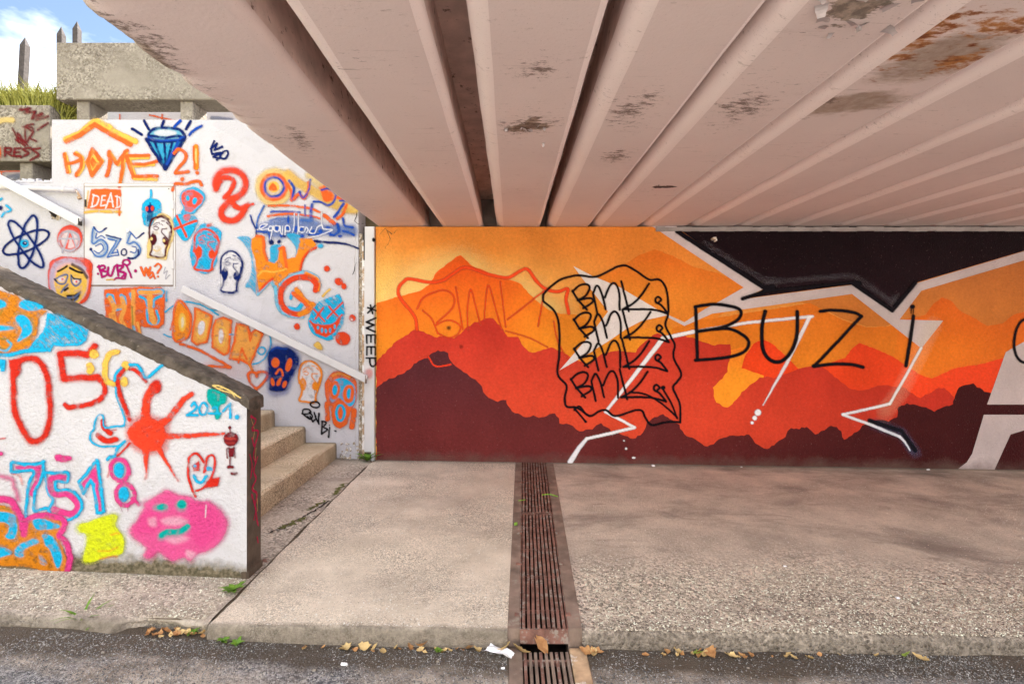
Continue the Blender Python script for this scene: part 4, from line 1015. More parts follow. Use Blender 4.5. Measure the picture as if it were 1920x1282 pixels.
for i in range(34):
    left = i < 26
    p = ground(rr.uniform(10, 330), rr.uniform(1092, 1135)) if i < 14 else ground(rr.uniform(20, 900), rr.uniform(1185, 1270), True) if left else ground(rr.uniform(1120, 1880), rr.uniform(1215, 1275), True)
    s = rr.uniform(.004, .008); bm = bmesh.new(); box_bm(bm, p.x - s, p.x + s, p.y - s, p.y + s, p.z - .002, p.z + s, s * .35, 0, s * .4)
    o = bm_obj('pebble', bm, MAT['pebble'])
    g_ = 'pebbles on the left pavement' if i < 14 else 'pebbles on the road left of the drain' if left else 'pebbles on the road right of the drain'
    tag(o, {'pebbles on the left pavement': 'small loose pebble on the rough left pavement', 'pebbles on the road left of the drain': 'small loose pebble on the road left of the gully', 'pebbles on the road right of the drain': 'small loose pebble on the road right of the gully'}[g_], 'pebble', g_)
# ------------------------------------------------------------------ graffiti on the white wall (traced as strokes in photo pixels of a crop: origin and zoom first)
FA, FB, FC, FD, FE, FF = (0, 0, 3.771), (0, 320, 5.129), (320, 220, 4.579), (320, 440, 4.274), (0, 500, 5.333), (340, 640, 4.932)
P1, P2, P3, P4, FQ, FR = (0, 640, 5.829), (200, 660, 5.341), (0, 840, 5.129), (220, 840, 4.746), (460, 380, 8.0), (260, 390, 7.123)
YG = 5.9945
def W(name, label, frame, txt, parent=None, step=1.3, amp=.8):
    return paint_sheet(name, label, parent or wall, MAT['stucco_paint'], txt, frame, YG, step, amp)
def stencil(label, box_, col, parent=None, extra='', pre=''):
    x0, y0, x1, y1 = box_
    f = lambda s: ' '.join('%.1f,%.1f' % (x0 + (float(p.split(',')[0]) - 1090) / 305 * (x1 - x0), y0 + (float(p.split(',')[1]) - 570) / 570 * (y1 - y0)) for p in s.split())
    k = (x1 - x0) / 305
    e = lambda cx, cy, rx, ry: '%.1f,%.1f %.1f,%.1f 0' % (x0 + (cx - 1090) / 305 * (x1 - x0), y0 + (cy - 570) / 570 * (y1 - y0), rx * k, ry * (y1 - y0) / 570)
    t = pre
    t += '\nS %s w=%.1f | %s' % (col, 26 * k, f('1100,870 1098,720 1120,640 1170,592 1240,576 1310,602 1368,670 1388,750 1375,840 1350,920 1322,990 1312,1040 1310,1110'))
    t += '\nS %s w=%.1f | %s' % (col, 27 * k, f('1312,1105 1270,1128 1200,1124 1105,1102 1128,1030 1136,960 1120,870'))
    t += '\nE %s | %s\nE %s | %s' % (col, e(1150, 885, 44, 82), col, e(1305, 905, 40, 60))
    for s, w in (('1150,695 1180,668 1215,660', 13), ('1165,715 1200,690', 9), ('1262,634 1300,642', 14), ('1328,662 1352,690', 16), ('1228,655 1236,682', 9), ('1258,678 1274,696', 9), ('1150,725 1185,718 1222,736 1196,762 1160,748', 11),
                 ('1272,745 1332,742', 14), ('1268,745 1262,785 1285,815 1310,845', 16), ('1366,790 1352,870 1340,915', 16), ('1366,700 1380,745', 13), ('1145,780 1140,810', 9), ('1195,600 1175,625', 8)):
        t += '\nS %s w=%.1f | %s' % (col, w * k, f(s))
    return W('graffiti_face', label, FR if frame_of is None else frame_of, t + extra, parent)
frame_of = None

W('graffiti_word', 'HOME in orange letters under an orange and yellow roof', FA, '''
S yel w=44 s=2 | 600,915 675,862 745,885 830,945 955,1000
L yel w=40 s=2 | 465,985 560,945 668,872
L orange w=34 s=1.6 | 470,1002 560,958 668,880 760,935 922,1022
L yel w=30 s=1.6 | 462,1090 490,1215
L yel w=30 s=1.6 | 540,1085 580,1115 585,1180 552,1235
L orange w=26 | 455,1090 480,1218
S orange w=24 | 472,1160 520,1150 575,1128
S orange w=26 | 530,1090 570,1112 575,1170 540,1242
P yel s=1.5 | 655,1050 740,1140 655,1255 600,1150
L orange w=28 | 655,1055 618,1150 652,1240 718,1145 660,1060
P orange | 655,1110 690,1150 660,1190 632,1150
L yel w=26 s=1.6 | 780,1080 835,1165 895,1075
L orange w=30 | 772,1075 780,1150 755,1240
L orange w=26 | 775,1085 828,1160 885,1075 900,1065
L yel w=26 s=1.4 | 885,1115 850,1290
L orange w=24 | 872,1110 865,1200 845,1320
L yel w=26 s=1.6 | 905,1110 960,1260
L orange w=30 | 895,1105 945,1258
L yel w=22 s=1.5 | 930,1120 1050,1115
L orange w=24 | 900,1100 1052,1100
L yel w=20 s=1.5 | 950,1178 1090,1165
L orange w=24 | 935,1160 1020,1165 1108,1142
L yel w=24 s=1.5 | 950,1262 1105,1270
L orange w=26 | 940,1248 1110,1245
''')
W('graffiti_diamond', 'blue cut diamond with rays and a cyan glow', FA, '''
P cyan s=4 a=.75 | 1050,1000 1170,1200 1295,1000 1180,1015
E lcyan s=4 a=.8 | 1168,945 125,48 0
E white s=2 a=.8 | 1168,940 80,24 0
C navy w=20 | 1050,955 1085,915 1170,905 1260,915 1300,950 1302,985 1260,960 1170,975 1090,965
S navy w=22 | 1035,985 1100,1000 1190,1002 1300,990
S blue w=14 | 1050,970 1120,992 1240,990 1298,968
L navy w=22 | 1036,990 1100,1090 1168,1198 1230,1100 1302,985
L navy w=18 | 1095,1005 1166,1190
L navy w=18 | 1165,1015 1168,1190
L navy w=18 | 1220,1010 1172,1185
L blue w=20 | 1262,1005 1178,1160
L navy w=20 s=.7 | 935,912 1003,952
L navy w=20 s=.7 | 1018,855 1052,915
L navy w=20 s=.7 | 1158,856 1145,892
L blue w=20 s=.7 | 1275,856 1235,895
L navy w=20 s=.7 | 1345,862 1315,915
S blue w=18 s=.9 | 1425,890 1380,915 1338,955
''')
W('graffiti_mark', 'orange 2 and exclamation mark beside the diamond', FA, '''
S orange w=22 | 1232,1085 1262,1058 1308,1080 1312,1125 1260,1190 1240,1225 1285,1222 1335,1215
L org2 w=38 s=1 | 1385,1040 1388,1185
L pale w=10 s=.7 | 1386,1055 1388,1150
L orange w=14 | 1370,1040 1376,1190
E orange | 1395,1222 14,12 0
E orange | 1290,1268 15,15 0
S orange w=22 | 1220,1345 1235,1302 1310,1300 1400,1282 1425,1310
''')
W('graffiti_tag', 'small dark navy scribbled tag high on the wall', FA, '''
L navy w=15 s=.6 | 1515,998 1487,1052 1535,1015 1515,1062 1572,1038
L navy w=14 s=.6 | 1492,1060 1500,1092 1560,1080 1505,1112 1575,1085
S navy w=14 s=.6 | 1520,1115 1550,1118 1572,1080 1605,1068 1612,1095 1590,1122 1560,1118
E navy s=.6 | 1531,1132 8,7 0
''')
W('graffiti_dash', 'cyan chevron and navy blot at the left border', FB, '''
E navy s=1.5 | 2,360 22,22 0
L cyan w=20 s=1.2 | 0,285 18,270
S cyan w=22 s=1.4 a=.9 | 18,440 50,402 110,378 60,335
''')
W('graffiti_atom', 'navy atom symbol with a cyan nucleus', FB, '''
R bl3 w=34 s=3 a=.28 | 268,683 258,74 -77
R bl3 w=34 s=3 a=.28 | 250,706 272,66 54.5
R navy w=20 s=.8 | 268,683 258,74 -77
R navy w=20 s=.8 | 250,706 272,66 54.5
R navy w=22 s=.8 | 250,690 238,80 -23
E cyan s=1 | 238,700 40,42 0
E navy s=.8 | 240,698 19,19 0
E white s=.6 | 242,694 6,6 0
''')
W('graffiti_symbol', 'pinkish red circled A with grey outlines', FB, '''
E coral s=2.5 a=.9 | 672,655 118,118 0
E white s=2 a=.8 | 672,668 82,80 0
R rsoft w=16 s=1.6 | 676,650 112,118 0
R grey w=22 s=.9 | 668,675 98,95 0
L coral w=20 s=1.2 | 640,740 675,600 735,740
L grey w=16 s=.8 | 618,735 672,580 690,600 738,740
L grey w=16 s=.8 | 585,655 770,658
L grey w=16 s=.8 | 600,790 600,750
''')
W('graffiti_face', 'yellow sad face in a coral red hood', FB, '''
F coral s=1.2 | 500,865 590,828 700,832 820,842 885,890 882,1000 876,1100 862,1200 790,1275 600,1290 490,1190 465,1060 470,930
F white a=.55 s=2 | 530,930 600,880 700,880 770,900 850,1000 850,1120 800,1240 690,1300 560,1250 500,1120
S lilac w=44 s=2 a=.9 | 540,1190 500,1100 505,980 545,900 640,865 740,880 810,940
F yel s=1.5 | 560,960 640,910 720,915 800,980 840,1060 820,1180 740,1280 660,1300 580,1240 530,1130 530,1040
S black w=30 s=1.4 a=.8 | 700,905 790,955 838,1030
S rorg w=24 s=1.2 | 868,900 872,1050 850,1180 780,1265
S black w=20 s=.7 | 558,968 600,948 648,920
S black w=22 s=.7 | 676,935 725,962 790,982
S slate w=18 s=.8 | 530,1045 570,1082 630,1078 648,1000 590,1015 535,1040
L black w=14 s=.8 | 525,1040 545,1060
E white s=1 | 595,1045 34,22 0
E coral s=.9 | 603,1042 12,10 0
S slate w=18 s=.8 | 685,1005 690,1065 730,1108 780,1062 705,1035
E white s=1 | 735,1066 28,20 0
E coral s=.9 | 738,1068 12,10 0
S black w=12 s=.8 | 688,1010 720,1040 780,1045
S slate w=20 s=1 | 590,1168 620,1130 655,1095
S black w=22 s=.8 | 625,1150 655,1132
F black s=1.6 | 640,1192 720,1185 780,1150 765,1215 700,1262 655,1242
S slate w=20 s=1.2 | 650,1222 720,1212 770,1170
S slate w=14 s=1.2 | 660,1255 700,1262 750,1225
''')
W('graffiti_word', 'DEAD in white letters on an orange panel', FB, '''
L yel w=28 s=1.6 a=.85 | 820,402 920,388 1160,398
L yel w=16 s=2 a=.6 | 850,200 830,360
P orange s=1 | 880,175 1165,180 1158,370 842,366
L orange w=18 | 1148,380 1148,430
L white w=14 s=.6 | 905,232 888,345
S white w=14 s=.6 | 895,232 950,255 935,320 878,352
L white w=12 s=.6 | 1018,240 985,242 970,340 1020,332
L white w=12 s=.6 | 978,286 1012,284
L white w=14 s=.6 | 1018,365 1068,215 1088,350
L white w=12 s=.6 | 1035,300 1085,298
L white w=12 s=.6 | 1128,240 1126,355
S white w=12 s=.6 | 1112,245 1155,262 1158,340 1112,360
''', cab)
W('graffiti_figure', 'navy red-eyed figure in a cyan blot', FB, '''
F cyan s=1 | 1450,262 1530,290 1556,370 1530,480 1440,536 1382,510 1366,400 1376,310
S cyan w=22 s=1 | 1455,190 1455,240 1440,280
L navy w=12 s=.7 | 1448,312 1448,345
E navy s=.8 | 1445,368 46,40 0
P navy s=1 | 1425,395 1480,395 1468,470 1440,520 1425,470
L navy w=10 s=.8 | 1420,430 1418,485
E rsoft s=.8 | 1414,366 15,24 0
E rsoft s=.8 | 1468,366 15,24 0
''', cab)
stencil('maroon long-necked face on a pale yellow ground', (140, 105, 446, 670), 'maroon', cab, pre='''
F pale s=1.5 | 110,640 130,420 200,200 260,80 350,75 440,140 470,260 460,420 400,560 370,690 250,680 130,670
F white s=1 | 150,300 200,200 270,120 350,110 420,180 440,280 420,400 350,480 345,640 160,640 180,480 150,400
''', extra='''
S maroon w=34 | 255,125 330,105 400,150
E pale s=.7 | 172,408 16,20 0
E pale s=.7 | 335,440 16,20 0
S yel w=16 s=1 | 205,560 250,580 290,545
''')
W('graffiti_word', '5z.5 in thin blue outlines', FB, '''
S lblue w=40 s=3 a=.5 | 905,560 890,690 960,670 1020,720 1000,810 920,815
S lblue w=36 s=3 a=.5 | 1240,600 1235,700 1300,690 1345,750 1300,830
L lblue w=30 s=3 a=.5 | 1040,640 1140,660 1060,810
S bl3 w=11 s=.7 | 905,540 955,592 1025,552
L navy w=14 s=.7 | 905,540 918,560
L navy w=14 s=.7 | 1005,565 1028,550
S bl3 w=11 s=.7 | 905,545 890,600 882,685
S bl3 w=11 s=.7 | 885,692 905,702 950,668 1005,680 1038,735 1010,805 935,825 872,758
S bl3 w=9 s=.7 | 930,600 920,650 970,630 1010,650
S bl3 w=9 s=.7 | 905,770 960,790 1000,740 970,705 920,725
E navy s=.8 | 876,758 14,14 0
L navy w=12 s=.7 | 1020,622 1080,640 1165,655
L bl3 w=10 s=.7 | 1165,655 1075,800 1140,782
L bl3 w=10 s=.7 | 1040,655 1125,675 1030,830 1145,812 1130,760
R navy w=12 s=.7 | 1195,785 26,30 0
L bl3 w=10 s=.7 | 1250,585 1310,652 1385,600
L navy w=13 s=.7 | 1330,640 1385,600
L bl3 w=10 s=.7 | 1262,600 1222,690
S bl3 w=10 s=.7 | 1222,695 1250,705 1290,688 1345,735 1345,800 1300,840 1235,842
S navy w=16 s=.7 | 1330,760 1330,810 1290,842 1235,838
S bl3 w=9 s=.7 | 1255,780 1300,790 1310,740 1270,730
''', cab)
W('graffiti_word', 'BUBi in magenta script between two dots', FB, '''
E mag s=.7 | 942,992 12,11 0
L mag w=22 s=.7 | 952,915 978,1012
S mag w=20 s=.7 | 940,928 1000,912 1008,940 965,962 1032,975 1025,1005 980,1025
S mag w=22 s=.7 | 1042,930 1038,990 1070,1008 1105,925
L mag w=20 s=.7 | 1128,905 1142,1010
S mag w=20 s=.7 | 1115,915 1185,915 1150,962 1200,985 1175,1020
S mag w=18 s=.7 | 1215,905 1180,890 1195,858 1235,858 1250,888 1215,915
L mag w=20 s=.7 | 1225,925 1265,1025
S mag w=18 s=.7 | 1210,990 1195,1035 1130,1030 1100,1048
E mag s=.7 | 1304,962 14,16 0
L yel w=14 s=1 a=.8 | 1025,1048 1095,1045
''', cab)
W('graffiti_word', 'small orange Wh with a question mark', FB, '''
L orange w=22 s=.8 | 1358,928 1392,1005 1405,935 1432,1008 1448,930
S orange w=18 s=.8 | 1420,950 1430,1010 1465,975 1475,1005 1445,1030
L orange w=16 s=.8 | 1470,980 1492,1035
S orange w=18 s=.8 | 1490,918 1522,892 1548,925 1520,968 1515,985
E orange s=.8 | 1520,1018 9,9 0
S grey w=8 s=.6 a=.7 | 1590,930 1575,990 1610,960 1590,1040 1635,1000
''', cab)
W('graffiti_skull', 'coral skull on cyan over red crossed bones', FC, '''
F cyan s=1.1 | 185,598 280,645 296,710 225,800 185,830 92,825 110,770 78,700 100,635
F cyan s=1.1 | 95,830 220,860 215,950 130,1062 45,975 30,870
F coral s=.9 | 190,622 278,680 268,735 200,795 165,818 125,800 122,770 90,700 112,640
E cyan s=.8 | 147,694 17,23 0
E cyan s=.8 | 207,720 20,31 8
F coral s=.9 | 110,845 150,830 172,850 150,892 120,880
L rorg w=22 s=.8 | 55,850 135,1025
L rorg w=22 s=.8 | 36,962 120,925 220,890
''')
stencil('red long-necked face on a cyan blot', (735, 282, 1078, 850), 'rorg', pre='''
F cyan s=1.2 h=.25 | 690,590 720,420 800,260 880,205 960,240 1060,270 1110,340 1080,480 1040,600 1050,700 980,820 880,880 760,820 700,720
E rorg s=2 a=.9 | 945,232 42,24 -20
''')
stencil('navy long-necked face standing alone on white', (1092, 572, 1394, 1140), 'navy', pre='''
F bl3 s=5 a=.16 | 1080,720 1160,560 1300,570 1410,740 1340,1000 1340,1150 1090,1150 1110,900
F white s=2 | 1110,700 1180,600 1290,600 1375,740 1300,1000 1300,1100 1110,1090
''')
frame_of = FF
stencil('orange long-necked face below the handrail', (1085, 178, 1302, 572), 'org2', pre='''
F white s=1.5 | 1095,330 1130,220 1200,180 1280,250 1290,330 1230,430 1235,555 1095,560 1120,440
''')
W('graffiti_numeral', 'large soft orange-red figure like a swan or 2', FC, '''
S rsoft w=60 s=4.5 a=.5 | 390,615 385,530 430,470 530,450 620,500 640,590 600,660 520,720 440,800 450,870 530,890 600,850 640,790
S rsoft w=46 s=2.6 a=.85 | 392,615 382,560 430,478 520,458 605,485 645,560 625,640 560,690
S rsoft w=42 s=2.2 | 395,610 440,530 515,522 540,570 510,640 465,690
S rsoft w=50 s=2.4 a=.9 | 560,690 500,720 440,790 440,850 490,885 560,878 612,830 640,785
S rsoft w=46 s=2.2 | 520,700 550,760 610,780 660,755
L rsoft w=22 s=1 | 655,758 706,745
''')
W('graffiti_word', 'OWDT in orange and blue on a yellow haze', FC, '''
R pale w=110 s=5 a=.75 | 888,600 110,112 0
S yel w=90 s=5 a=.7 | 1010,490 1090,560 1200,620 1300,680 1400,740 1500,780 1570,790
S pale w=70 s=5 a=.6 | 1190,500 1300,590 1430,680 1590,780
R orange w=40 s=1.6 | 888,600 102,104 0
R bl3 w=26 s=3 a=.5 | 890,600 82,84 0
R blue w=18 s=1 | 890,600 80,82 0
E white s=2 a=.6 | 890,598 62,64 0
E yel s=2 | 886,600 50,52 0
F orange s=1.2 | 880,565 915,620 880,635 842,615
S orange w=24 s=1.2 | 1005,570 1035,640 1040,710
S blue w=22 s=1.2 | 1020,545 1058,610 1050,700 1110,645
S orange w=26 s=1.2 | 1060,700 1105,660 1145,695 1185,620 1185,560
S blue w=16 s=1.2 | 1105,640 1140,690 1190,620 1200,538
F orange s=1.6 | 1290,605 1350,610 1408,680 1380,720 1320,722 1300,680
S blue w=18 s=1.1 | 1300,622 1350,612 1412,660 1405,725 1350,755 1290,725 1228,722
S orange w=22 s=1.2 | 1285,602 1320,595
S orange w=26 s=1.2 | 1435,690 1500,710 1590,760
S blue w=18 s=1.1 | 1455,718 1510,722 1560,752
S blue w=24 s=1.1 | 1485,745 1450,800 1405,855
S orange w=24 s=1.2 | 1510,755 1480,830 1430,870
''')
W('graffiti_stroke', 'orange and blue underlines beneath the OWDT letters', FQ, '''
S orange w=32 s=1.2 | 350,50 560,42 800,60 960,85 1120,140
S blue w=30 s=1.6 a=.85 | 385,148 430,132 600,135 820,145
S orange w=34 s=1.2 | 345,205 450,185 600,172 770,178
S orange w=34 s=1.4 a=.8 | 830,180 1000,210 1130,240
S orange w=60 s=1.6 | 1180,190 1270,260 1335,320
S blue w=26 s=1.6 a=.8 | 895,40 900,190
S blue w=40 s=2 a=.85 | 1000,30 985,120 980,220
''')
W('graffiti_script', 'white handwritten script over blurred blue smears with a blue V', FQ, '''
F bl3 s=7 a=.55 | 200,330 450,240 700,210 1000,230 1180,310 1400,330 1640,340 1650,500 1300,500 900,500 640,520 400,520 200,420
S bl3 w=26 s=2 a=.6 | 370,268 480,240 600,240
S bl3 w=60 s=3 a=.5 | 850,250 950,270 1000,250
L blue w=18 s=1.2 | 75,190 110,290 150,380
L navy w=14 s=1 | 85,210 160,395
S bl3 w=26 s=1.4 | 282,50 230,150 185,260 168,390
L navy w=20 s=1.2 | 168,380 160,520
S blue w=24 s=1.4 | 170,430 270,440 350,440
E blue s=1.6 | 645,255 18,55 0
E blue s=1.6 | 250,365 38,30 -20
E blue s=1.4 | 480,392 22,34 0
E blue s=1.4 | 640,380 30,30 0
E blue s=1.4 | 760,400 26,50 0
E blue s=1.4 | 840,385 26,30 0
E blue s=1.4 | 1020,425 32,24 0
E blue s=1.4 | 1130,425 30,24 0
E blue s=1.4 | 1240,375 34,20 0
S blue w=40 s=1.6 | 360,460 375,560 390,600
E navy s=1.4 | 392,590 34,34 0
E navy s=1.4 | 507,580 26,28 0
E blue s=1.4 | 540,490 22,30 0
E navy s=1.4 | 590,498 24,18 0
E blue s=1.4 | 850,505 36,28 0
E navy s=1.2 | 957,482 16,16 0
S blue w=30 s=1.6 | 980,480 1100,470 1270,450
S blue w=40 s=1.6 | 1380,330 1400,420 1340,480 1280,490
E blue s=1.4 | 1420,505 30,20 0
S blue w=34 s=1.6 | 1465,240 1485,340 1560,360 1610,372
S blue w=34 s=1.6 | 1470,430 1560,450 1630,490
S white w=17 s=.6 | 180,405 260,380 340,325 250,330 215,370 240,405 340,390
S white w=17 s=.6 | 420,370 370,360 360,420 420,410 420,350 400,470 375,560
S white w=17 s=.6 | 510,350 450,350 440,420 500,430 520,350 530,440 560,470 560,350
S white w=17 s=.6 | 600,350 600,480 600,360 660,350 670,420 610,430
S white w=15 s=.6 | 740,165 735,350 700,480
L white w=15 s=.6 | 805,160 790,480
S white w=17 s=.6 | 880,365 820,360 810,430 880,440 910,370 940,400 920,450
S white w=17 s=.6 | 1000,360 960,440 1040,460 1080,370
L white w=24 s=.7 a=.8 | 1150,150 1145,350
S white w=20 s=.6 | 1080,370 1150,340 1180,400 1310,408 1150,480 920,535
''')
W('graffiti_stroke', 'single long dark blue line right of the orange W', FQ, '''
S navy w=34 s=1 t0=1.1 t1=.7 | 1035,575 1200,592 1400,605 1550,630 1700,690
E cyan s=2 a=.8 | 1130,650 44,34 0
''')
W('graffiti_letter', 'big orange W with red edges and a cyan shadow', FD, '''
F cyan s=1.6 a=.65 h=.3 | 535,22 640,30 660,190 690,330 700,490 640,430 595,415 640,330 650,210 600,90
F cyan s=1.5 a=.8 | 800,90 880,85 870,150 850,225 780,235 760,200 800,190
F cyan s=2 a=.7 | 930,0 1030,0 1040,60 1000,190 1000,100
E navy s=1.2 | 806,58 17,17 0
L org2 w=10 s=1.4 a=.5 | 690,330 690,480
L lcyan w=24 s=1.4 a=.8 | 700,480 800,370 850,440
P org2 s=1 | 648,40 690,8 752,12 750,100 772,205 830,232 862,200 870,112 905,98 928,150 928,200 1000,180 1040,60 1030,32 1130,30 1170,85 1095,132 1055,210 1040,292 950,310 880,405 850,432 820,352 712,455 690,330 680,200 645,110
S orange w=22 s=.9 | 690,14 735,20 745,60 750,130 772,205
S orange w=24 s=.9 | 872,112 905,105 912,170 932,268
S rorg w=18 s=.9 | 1168,105 1095,145 1055,215 1040,290
S rorg w=18 s=1 | 712,455 760,400 820,350
S yel w=14 s=1 a=.7 | 700,330 740,290 820,300 930,275
''')
W('graffiti_letter', 'orange-red G outlined in cyan', FD, '''
S lcyan w=26 s=1.2 | 840,420 855,560 930,645 1060,660
S lcyan w=28 s=1.2 | 880,400 960,340 1080,302 1165,340 1195,400
S cyan w=36 s=1.2 | 950,590 1010,600 1050,560
S cyan w=22 s=1.2 | 965,510 975,470 1000,440
S org2 w=34 s=1.2 | 1085,312 1150,345 1185,385 1182,440
S rorg w=46 s=1 | 1160,445 1165,390 1110,345 1010,345 920,395 885,470 895,560 950,620 1030,640
S org2 w=46 s=1.2 | 1040,635 1110,600 1140,560
S org2 w=40 s=1.2 | 1150,572 1070,520 1010,440
S orange w=34 s=1.2 | 1110,590 1060,530 985,470
''')
W('graffiti_face', 'cyan grinning face with red X eyes', FD, '''
P cyan s=1 h=.55 | 1355,472 1398,592 1388,700 1330,800 1275,842 1150,795 1108,705 1125,622 1180,540 1270,500
S cyan w=12 s=.8 | 1125,640 1110,710 1150,790 1240,835 1300,835
L rorg w=15 s=.8 | 1150,598 1232,692
L rorg w=15 s=.8 | 1225,585 1160,672
L rorg w=15 s=.8 | 1270,578 1338,652
L rorg w=15 s=.8 | 1376,543 1318,600 1256,668
S rorg w=14 s=.8 | 1118,690 1150,715 1230,728 1310,712 1372,645
P rorg s=.8 | 1125,702 1190,725 1310,722 1366,665 1355,705 1310,785 1245,822 1165,790
E cyan s=.7 | 1180,745 10,16 0
E cyan s=.7 | 1213,765 10,22 0
E cyan s=.7 | 1245,770 10,20 0
E cyan s=.7 | 1278,765 9,22 0
E cyan s=.7 | 1315,735 9,18 0
''')
W('graffiti_blot', 'orange-red blots scattered around the grinning face', FD, '''
E rorg s=1.2 | 1253,272 24,24 0
E rorg s=1.4 | 1348,375 36,28 20
E rorg s=1.2 | 1390,415 22,26 0
E rorg s=1.2 | 1457,668 27,27 0
E white s=.7 | 1452,682 9,7 0
E rorg s=1.2 | 1015,733 24,26 0
E rorg s=1.5 | 1380,832 60,56 0
L yel w=20 s=1.6 a=.8 | 1218,492 1275,438
F yel s=2 a=.85 | 1145,890 1180,855 1225,900 1200,925
''')
W('graffiti_word', 'HIT in yellow letters on an orange panel', FE, '''
L cyan w=18 s=1 | 1668,245 1665,340
P orange s=1.2 | 1045,232 1200,216 1400,200 1620,205 1652,262 1642,570 1590,616 1420,600 1400,620 1440,760 1380,730 1290,700 1270,640 1040,585 1062,450 1045,330
L cyan w=46 s=.8 | 1085,290 1120,300 1140,370
L cyan w=40 s=.8 | 1215,290 1245,310 1250,370
L cyan w=24 s=.8 | 1145,440 1212,420
L cyan w=40 s=.8 | 1085,540 1100,575 1130,555
S peach w=44 s=1 | 1100,310 1145,400 1140,480 1160,590
S peach w=44 s=1 | 1225,310 1245,420 1210,520 1250,600
L peach w=44 s=1 | 1145,410 1240,395
L peach w=44 s=1 | 1110,480 1130,540
L cyan w=34 s=.9 | 1310,275 1330,330
L peach w=44 s=1 | 1335,250 1335,640
L green w=12 s=1 a=.8 | 1325,400 1330,640 1320,700
L cyan w=24 s=.9 | 1335,600 1372,725
L peach w=30 s=1 | 1378,560 1420,750
L cyan w=60 s=.8 | 1405,255 1620,250
S cyan w=26 s=.8 | 1400,300 1460,330 1480,400
S cyan w=26 s=.8 | 1622,290 1545,330 1535,400
S cyan w=24 s=.8 | 1475,430 1485,540 1540,575 1592,540 1570,440
L peach w=46 s=.9 | 1405,260 1612,255
S peach w=56 s=.9 | 1500,270 1505,400 1520,480 1545,555
''')
W('graffiti_word', 'DOOM in orange block letters inside a cyan cloud', FD, '''
S cyan w=11 s=.8 | -40,620 20,575 110,540 230,555 330,610 385,645
S cyan w=11 s=.8 | 320,602 450,612 560,670 620,705 720,740 790,800 805,880 780,950 720,1020 655,1040
S cyan w=11 s=.8 | -50,800 0,818 40,815
R cyan w=12 s=.8 | 730,930 30,28 0
P org2 s=1 | 62,522 160,632 142,815 35,850 25,690
C orange w=18 s=1 | 62,525 158,635 142,812 36,848 22,690
E yel s=1.2 | 95,700 30,75 0
E cream s=.8 | 97,702 12,46 0
P peach s=1 | 200,585 335,650 292,855 205,882 172,850 195,690
L orange w=18 s=1 | 200,588 333,652 292,855 210,882 172,850 195,690 200,588
E white s=.9 | 248,745 26,58 10
S yel w=12 s=1 a=.9 | 225,680 285,690 275,800 230,830 215,760
P peach s=1 | 365,682 420,665 490,690 465,940 430,960 332,900 340,745
L orange w=18 s=1 | 365,682 420,667 488,692 465,940 430,960 335,900 342,745 365,682
E white s=.9 | 405,812 19,58 0
S yel w=12 s=1 a=.9 | 395,740 440,760 430,870 395,890 375,820
L cyan w=9 s=.8 a=.8 | 475,800 510,800
P peach s=1 | 530,708 620,735 640,800 690,755 740,792 640,1040 560,1000 472,992 512,860
L orange w=20 s=1 | 532,710 618,738 640,800 690,757 738,795 638,1040 562,1000 474,990 512,860 532,710
L orange w=16 s=1 | 545,1020 575,910 610,1000
L orange w=14 s=1 | 625,780 640,850 655,800
L org2 w=22 s=1.2 | 635,1040 655,1090
L orange w=16 s=1 | -2,760 15,700
''')
W('graffiti_stroke', 'orange zigzag underline below the block letters', FD, '''
S orange w=22 s=1 | 78,876 180,905 330,975 480,1060
L orange w=22 s=1 | 478,1062 330,1052 195,1054
S orange w=24 s=1 | 195,1054 240,1085 285,1100 285,1125
F orange s=6 a=.10 | 300,1000 700,1050 700,1150 300,1130
''')
W('graffiti_heart', 'small orange heart outline', FD, '''
S orange w=22 s=1.3 | 692,1135 705,1105 750,1095 782,1118 760,1165 690,1240
S orange w=22 s=1.3 | 690,1240 640,1180 622,1120 650,1098 685,1110 692,1138
''')
W('graffiti_skull', 'dark blue skull with orange eyes and teeth', FD, '''
F blue s=5 a=.3 | 770,920 870,880 1000,900 1050,1020 990,1160 930,1280 780,1270
F navy s=1.8 h=.12 | 800,925 870,898 960,915 1020,975 1026,1040 985,1110 945,1190 905,1250 800,1245 792,1180 785,1060 780,985
S blue w=16 s=1.2 a=.7 | 810,930 850,905 930,915
E orange s=.8 | 842,1025 32,40 0
E orange s=.8 | 948,1042 25,54 14
S orange w=18 s=.8 | 845,1112 875,1078 892,1090 898,1128
E orange s=.8 | 820,1180 18,34 -12
E orange s=.8 | 872,1176 15,38 25
E orange s=.8 | 915,1196 17,30 28
''')
W('graffiti_mask', 'orange and cyan gas mask face beside the post', FF, '''
L orange w=44 s=1.2 | 1350,575 1352,720
L orange w=52 s=1.2 | 1600,640 1578,785
F orange s=1.3 | 1450,272 1590,320 1625,430 1612,560 1565,650 1535,755 1465,802 1400,745 1385,630 1340,520 1330,400 1372,310
F cyan s=1 | 1395,375 1470,335 1560,365 1610,440 1605,560 1560,600 1500,555 1450,520 1395,560 1368,480
R orange w=26 s=.9 | 1415,447 40,76 4
E orange s=.9 | 1415,447 40,76 4
E cyan s=.8 | 1420,448 24,48 4
E orange s=.9 | 1550,482 54,84 6
E cyan s=.8 | 1552,480 18,48 4
F orange s=1 | 1472,535 1540,600 1540,720 1470,790 1405,700 1405,600
R cyan w=26 s=.8 | 1472,660 36,72 0
S peach w=18 s=1.4 a=.7 | 1400,315 1470,295 1560,330
''')
